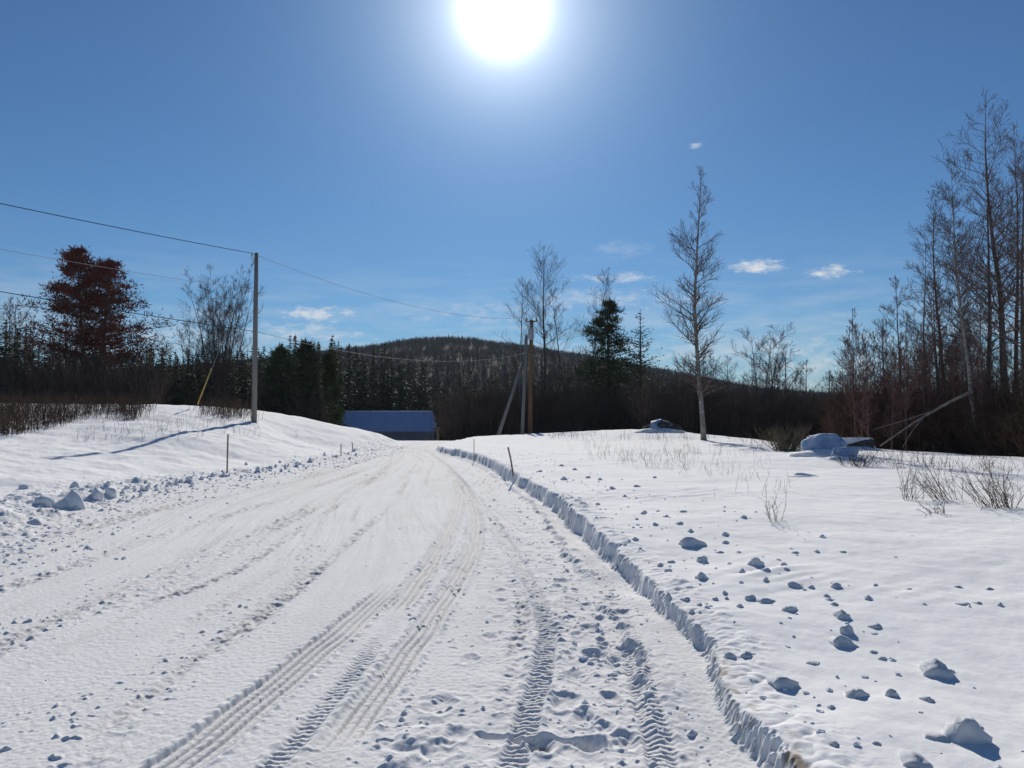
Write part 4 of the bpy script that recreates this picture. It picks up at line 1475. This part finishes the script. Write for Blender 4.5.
# ------------------------------------------------------------------ marker stakes
def stake(px, py, pxt, pyt, r, label, z0=.1, mat=M_STAKE):
    x, y, z = on_ground(px, py, z0)
    t = at(pxt, pyt, y)
    root = Vector((x, y, z))
    g = Geo()
    tip = t - root
    g.tube([Vector((0, 0, -.15)), tip * .5, tip * .98, tip], [r, r, r, r * .7], 4)
    o = g.build('marker_stake', mat, smooth=False, loc=root)
    return tag(o, label, 'stake')


stake(227, 473, 228, 434, .022, 'upright wooden marker stake standing alone on the snow berm')
stake(341, 455, 341, 444, .020, 'short distant marker stake on the berm, the nearer of two before the barn')
stake(353, 451, 352, 442, .020, 'tiny distant marker stake on the berm, the farther of two before the barn')
stake(514, 475, 508, 447, .020, 'tilted marker stake in the snow at the bank bend', z0=.3)
stake(474, 462, 474, 439, .012, 'thin upright marker stake on the far bend of the cut bank', z0=.3)

# ------------------------------------------------------------------ sky
W = bpy.data.worlds.new("World")
S.world = W
W.use_nodes = True
nt = W.node_tree
N, Lk = nt.nodes, nt.links
bg = N["Background"]
SKY_STRENGTH = 0.062
HAZE = 0.00016
sky = N.new("ShaderNodeTexSky")
sky.sky_type = 'NISHITA'
sky.sun_disc = False
sky.sun_elevation = SUN_EL
sky.sun_rotation = SUN_AZ
sky.altitude = 300
sky.air_density = 1.0
sky.dust_density = 0.0
sky.ozone_density = 6.0
geo_n = N.new("ShaderNodeTexCoord")
DIR = geo_n.outputs["Generated"]


def m_(op, a, b=None, c=None, clamp=False):
    n = N.new("ShaderNodeMath")
    n.operation = op
    n.use_clamp = clamp
    for i, v in enumerate((a, b, c)):
        if v is None:
            continue
        if isinstance(v, (int, float)):
            n.inputs[i].default_value = v
        else:
            Lk.new(v, n.inputs[i])
    return n.outputs[0]


def dot_(v):
    n = N.new("ShaderNodeVectorMath")
    n.operation = 'DOT_PRODUCT'
    Lk.new(DIR, n.inputs[0])
    n.inputs[1].default_value = tuple(v)
    return n.outputs["Value"]


def noise_(scale, detail=5, stretch=(1, 1, 1), rough=.55):
    mp = N.new("ShaderNodeMapping")
    mp.inputs["Scale"].default_value = stretch
    Lk.new(DIR, mp.inputs["Vector"])
    n = N.new("ShaderNodeTexNoise")
    n.inputs["Scale"].default_value = scale
    n.inputs["Detail"].default_value = detail
    n.inputs["Roughness"].default_value = rough
    Lk.new(mp.outputs[0], n.inputs["Vector"])
    return n.outputs["Fac"]


def sm_(x, a, b):
    n = N.new("ShaderNodeMapRange")
    n.interpolation_type = 'SMOOTHSTEP'
    Lk.new(x, n.inputs[0])
    n.inputs[1].default_value, n.inputs[2].default_value = a, b
    return n.outputs[0]


# small clouds, each at its own bearing
nz = noise_(46, 8, (1, 1, 2.6), .68)
nz2 = noise_(9, 6, (1, 1, 7), .6)
total = None
for px, py, w, h, op in ((758, 266, 26, 8, 1.0), (830, 272, 24, 8, 1.0), (694, 146, 7, 3.4, .8), (318, 314, 44, 8, .95), (622, 278, 42, 6, .55), (300, 333, 70, 10, .6), (470, 312, 90, 14, .35), (600, 300, 110, 12, .4),
                         (740, 350, 120, 16, .5), (620, 250, 30, 10, .18), (180, 335, 60, 10, .5), (830, 365, 90, 12, .6)):
    f = direction(px, py)
    rgt = Vector((f.y, -f.x, 0)).normalized()
    upv = rgt.cross(f)
    a = m_('MULTIPLY', m_('SUBTRACT', dot_(rgt), f.dot(rgt)), F / w)
    b = m_('MULTIPLY', m_('SUBTRACT', dot_(upv), f.dot(upv)), F / h)
    r2 = m_('ADD', m_('MULTIPLY', a, a), m_('MULTIPLY', b, b))
    v = m_('ADD', m_('SUBTRACT', 1.0, r2), m_('MULTIPLY', m_('SUBTRACT', nz, .5), 5.0))
    front = m_('GREATER_THAN', dot_(f), .5)
    c = m_('MULTIPLY', m_('MULTIPLY', sm_(v, -.1, 1.7), op), front)
    total = c if total is None else m_('MAXIMUM', total, c)
# thin veil low in the sky
zc = dot_((0, 0, 1))
veil = m_('MULTIPLY', m_('MULTIPLY', sm_(zc, .22, .03), sm_(nz2, .40, .70)), .42)
total = m_('MAXIMUM', total, veil, clamp=True)
mix = N.new("ShaderNodeMix")
mix.data_type = 'RGBA'
Lk.new(total, mix.inputs[0])
tint = N.new("ShaderNodeMix")
tint.data_type = 'RGBA'
tint.blend_type = 'MULTIPLY'
tint.inputs[0].default_value = 1.0
tint.inputs[7].default_value = (.74, .95, 1.06, 1)
Lk.new(sky.outputs[0], tint.inputs[6])
Lk.new(tint.outputs[2], mix.inputs[6])
k = 1.0 / SKY_STRENGTH
mix.inputs[7].default_value = (.70 * k, .73 * k, .77 * k, 1)
# the sun itself and the bright aureole round it
ang = m_('MULTIPLY', m_('ARCCOSINE', m_('MINIMUM', dot_(SUN_DIR), .9999999)), 180 / math.pi)
g1 = m_('MULTIPLY', m_('EXPONENT', m_('MULTIPLY', m_('POWER', m_('DIVIDE', ang, 1.7), 2), -1)), 4.0 * k)
g2 = m_('MULTIPLY', m_('EXPONENT', m_('DIVIDE', ang, -2.6)), 1.75 * k)
# white core, then a bluer wide aureole
core = m_('ADD', g1, g2)
wide = m_('MULTIPLY', m_('EXPONENT', m_('DIVIDE', ang, -7.5)), .46 * k)
ad = mix
out = mix.outputs[2]
for src_, tint_ in ((core, (1, .98, .96)), (wide, (.68, .93, 1.1))):
    sc_n = N.new("ShaderNodeVectorMath")
    sc_n.operation = 'SCALE'
    sc_n.inputs[0].default_value = tint_
    Lk.new(src_, sc_n.inputs["Scale"])
    ad = N.new("ShaderNodeVectorMath")
    ad.operation = 'ADD'
    Lk.new(out, ad.inputs[0])
    Lk.new(sc_n.outputs[0], ad.inputs[1])
    out = ad.outputs[0]
Lk.new(ad.outputs[0], bg.inputs["Color"])
bg.inputs["Strength"].default_value = SKY_STRENGTH
W.cycles.sampling_method = 'MANUAL'
W.cycles.sample_map_resolution = 1024

sun = bpy.data.lights.new("sun", 'SUN')
sun.energy = 4.7
sun.angle = R(.53)
sun.color = (1, .935, .84)
so = bpy.data.objects.new("sun", sun)
so.rotation_euler = SUN_DIR.to_track_quat('Z', 'Y').to_euler()
so.location = (0, 0, 60)
COL.objects.link(so)

# thin winter haze: one closed box round everything
hz = bpy.data.materials.new('haze_air')
hz.use_nodes = True
hn = hz.node_tree
hn.nodes.remove(hn.nodes['Principled BSDF'])
pv = hn.nodes.new('ShaderNodeVolumePrincipled')
pv.inputs['Color'].default_value = (.80, .90, 1, 1)
pv.inputs['Density'].default_value = HAZE
pv.inputs['Anisotropy'].default_value = 0.0
hn.links.new(pv.outputs[0], hn.nodes['Material Output'].inputs['Volume'])
g = Geo()
g.box((-4200, -420, -5.5), (4200, 1600, 72))
tag(g.build('haze', hz, smooth=False), 'thin pale haze in the winter air', 'haze', kind='stuff')

S.view_settings.view_transform = 'Standard'
S.view_settings.look = 'None'
S.view_settings.exposure = 0.0
S.view_settings.gamma = 1
S.view_settings.use_curve_mapping = False
S.cycles.max_bounces = 6
S.cycles.diffuse_bounces = 3
S.cycles.use_denoising = True
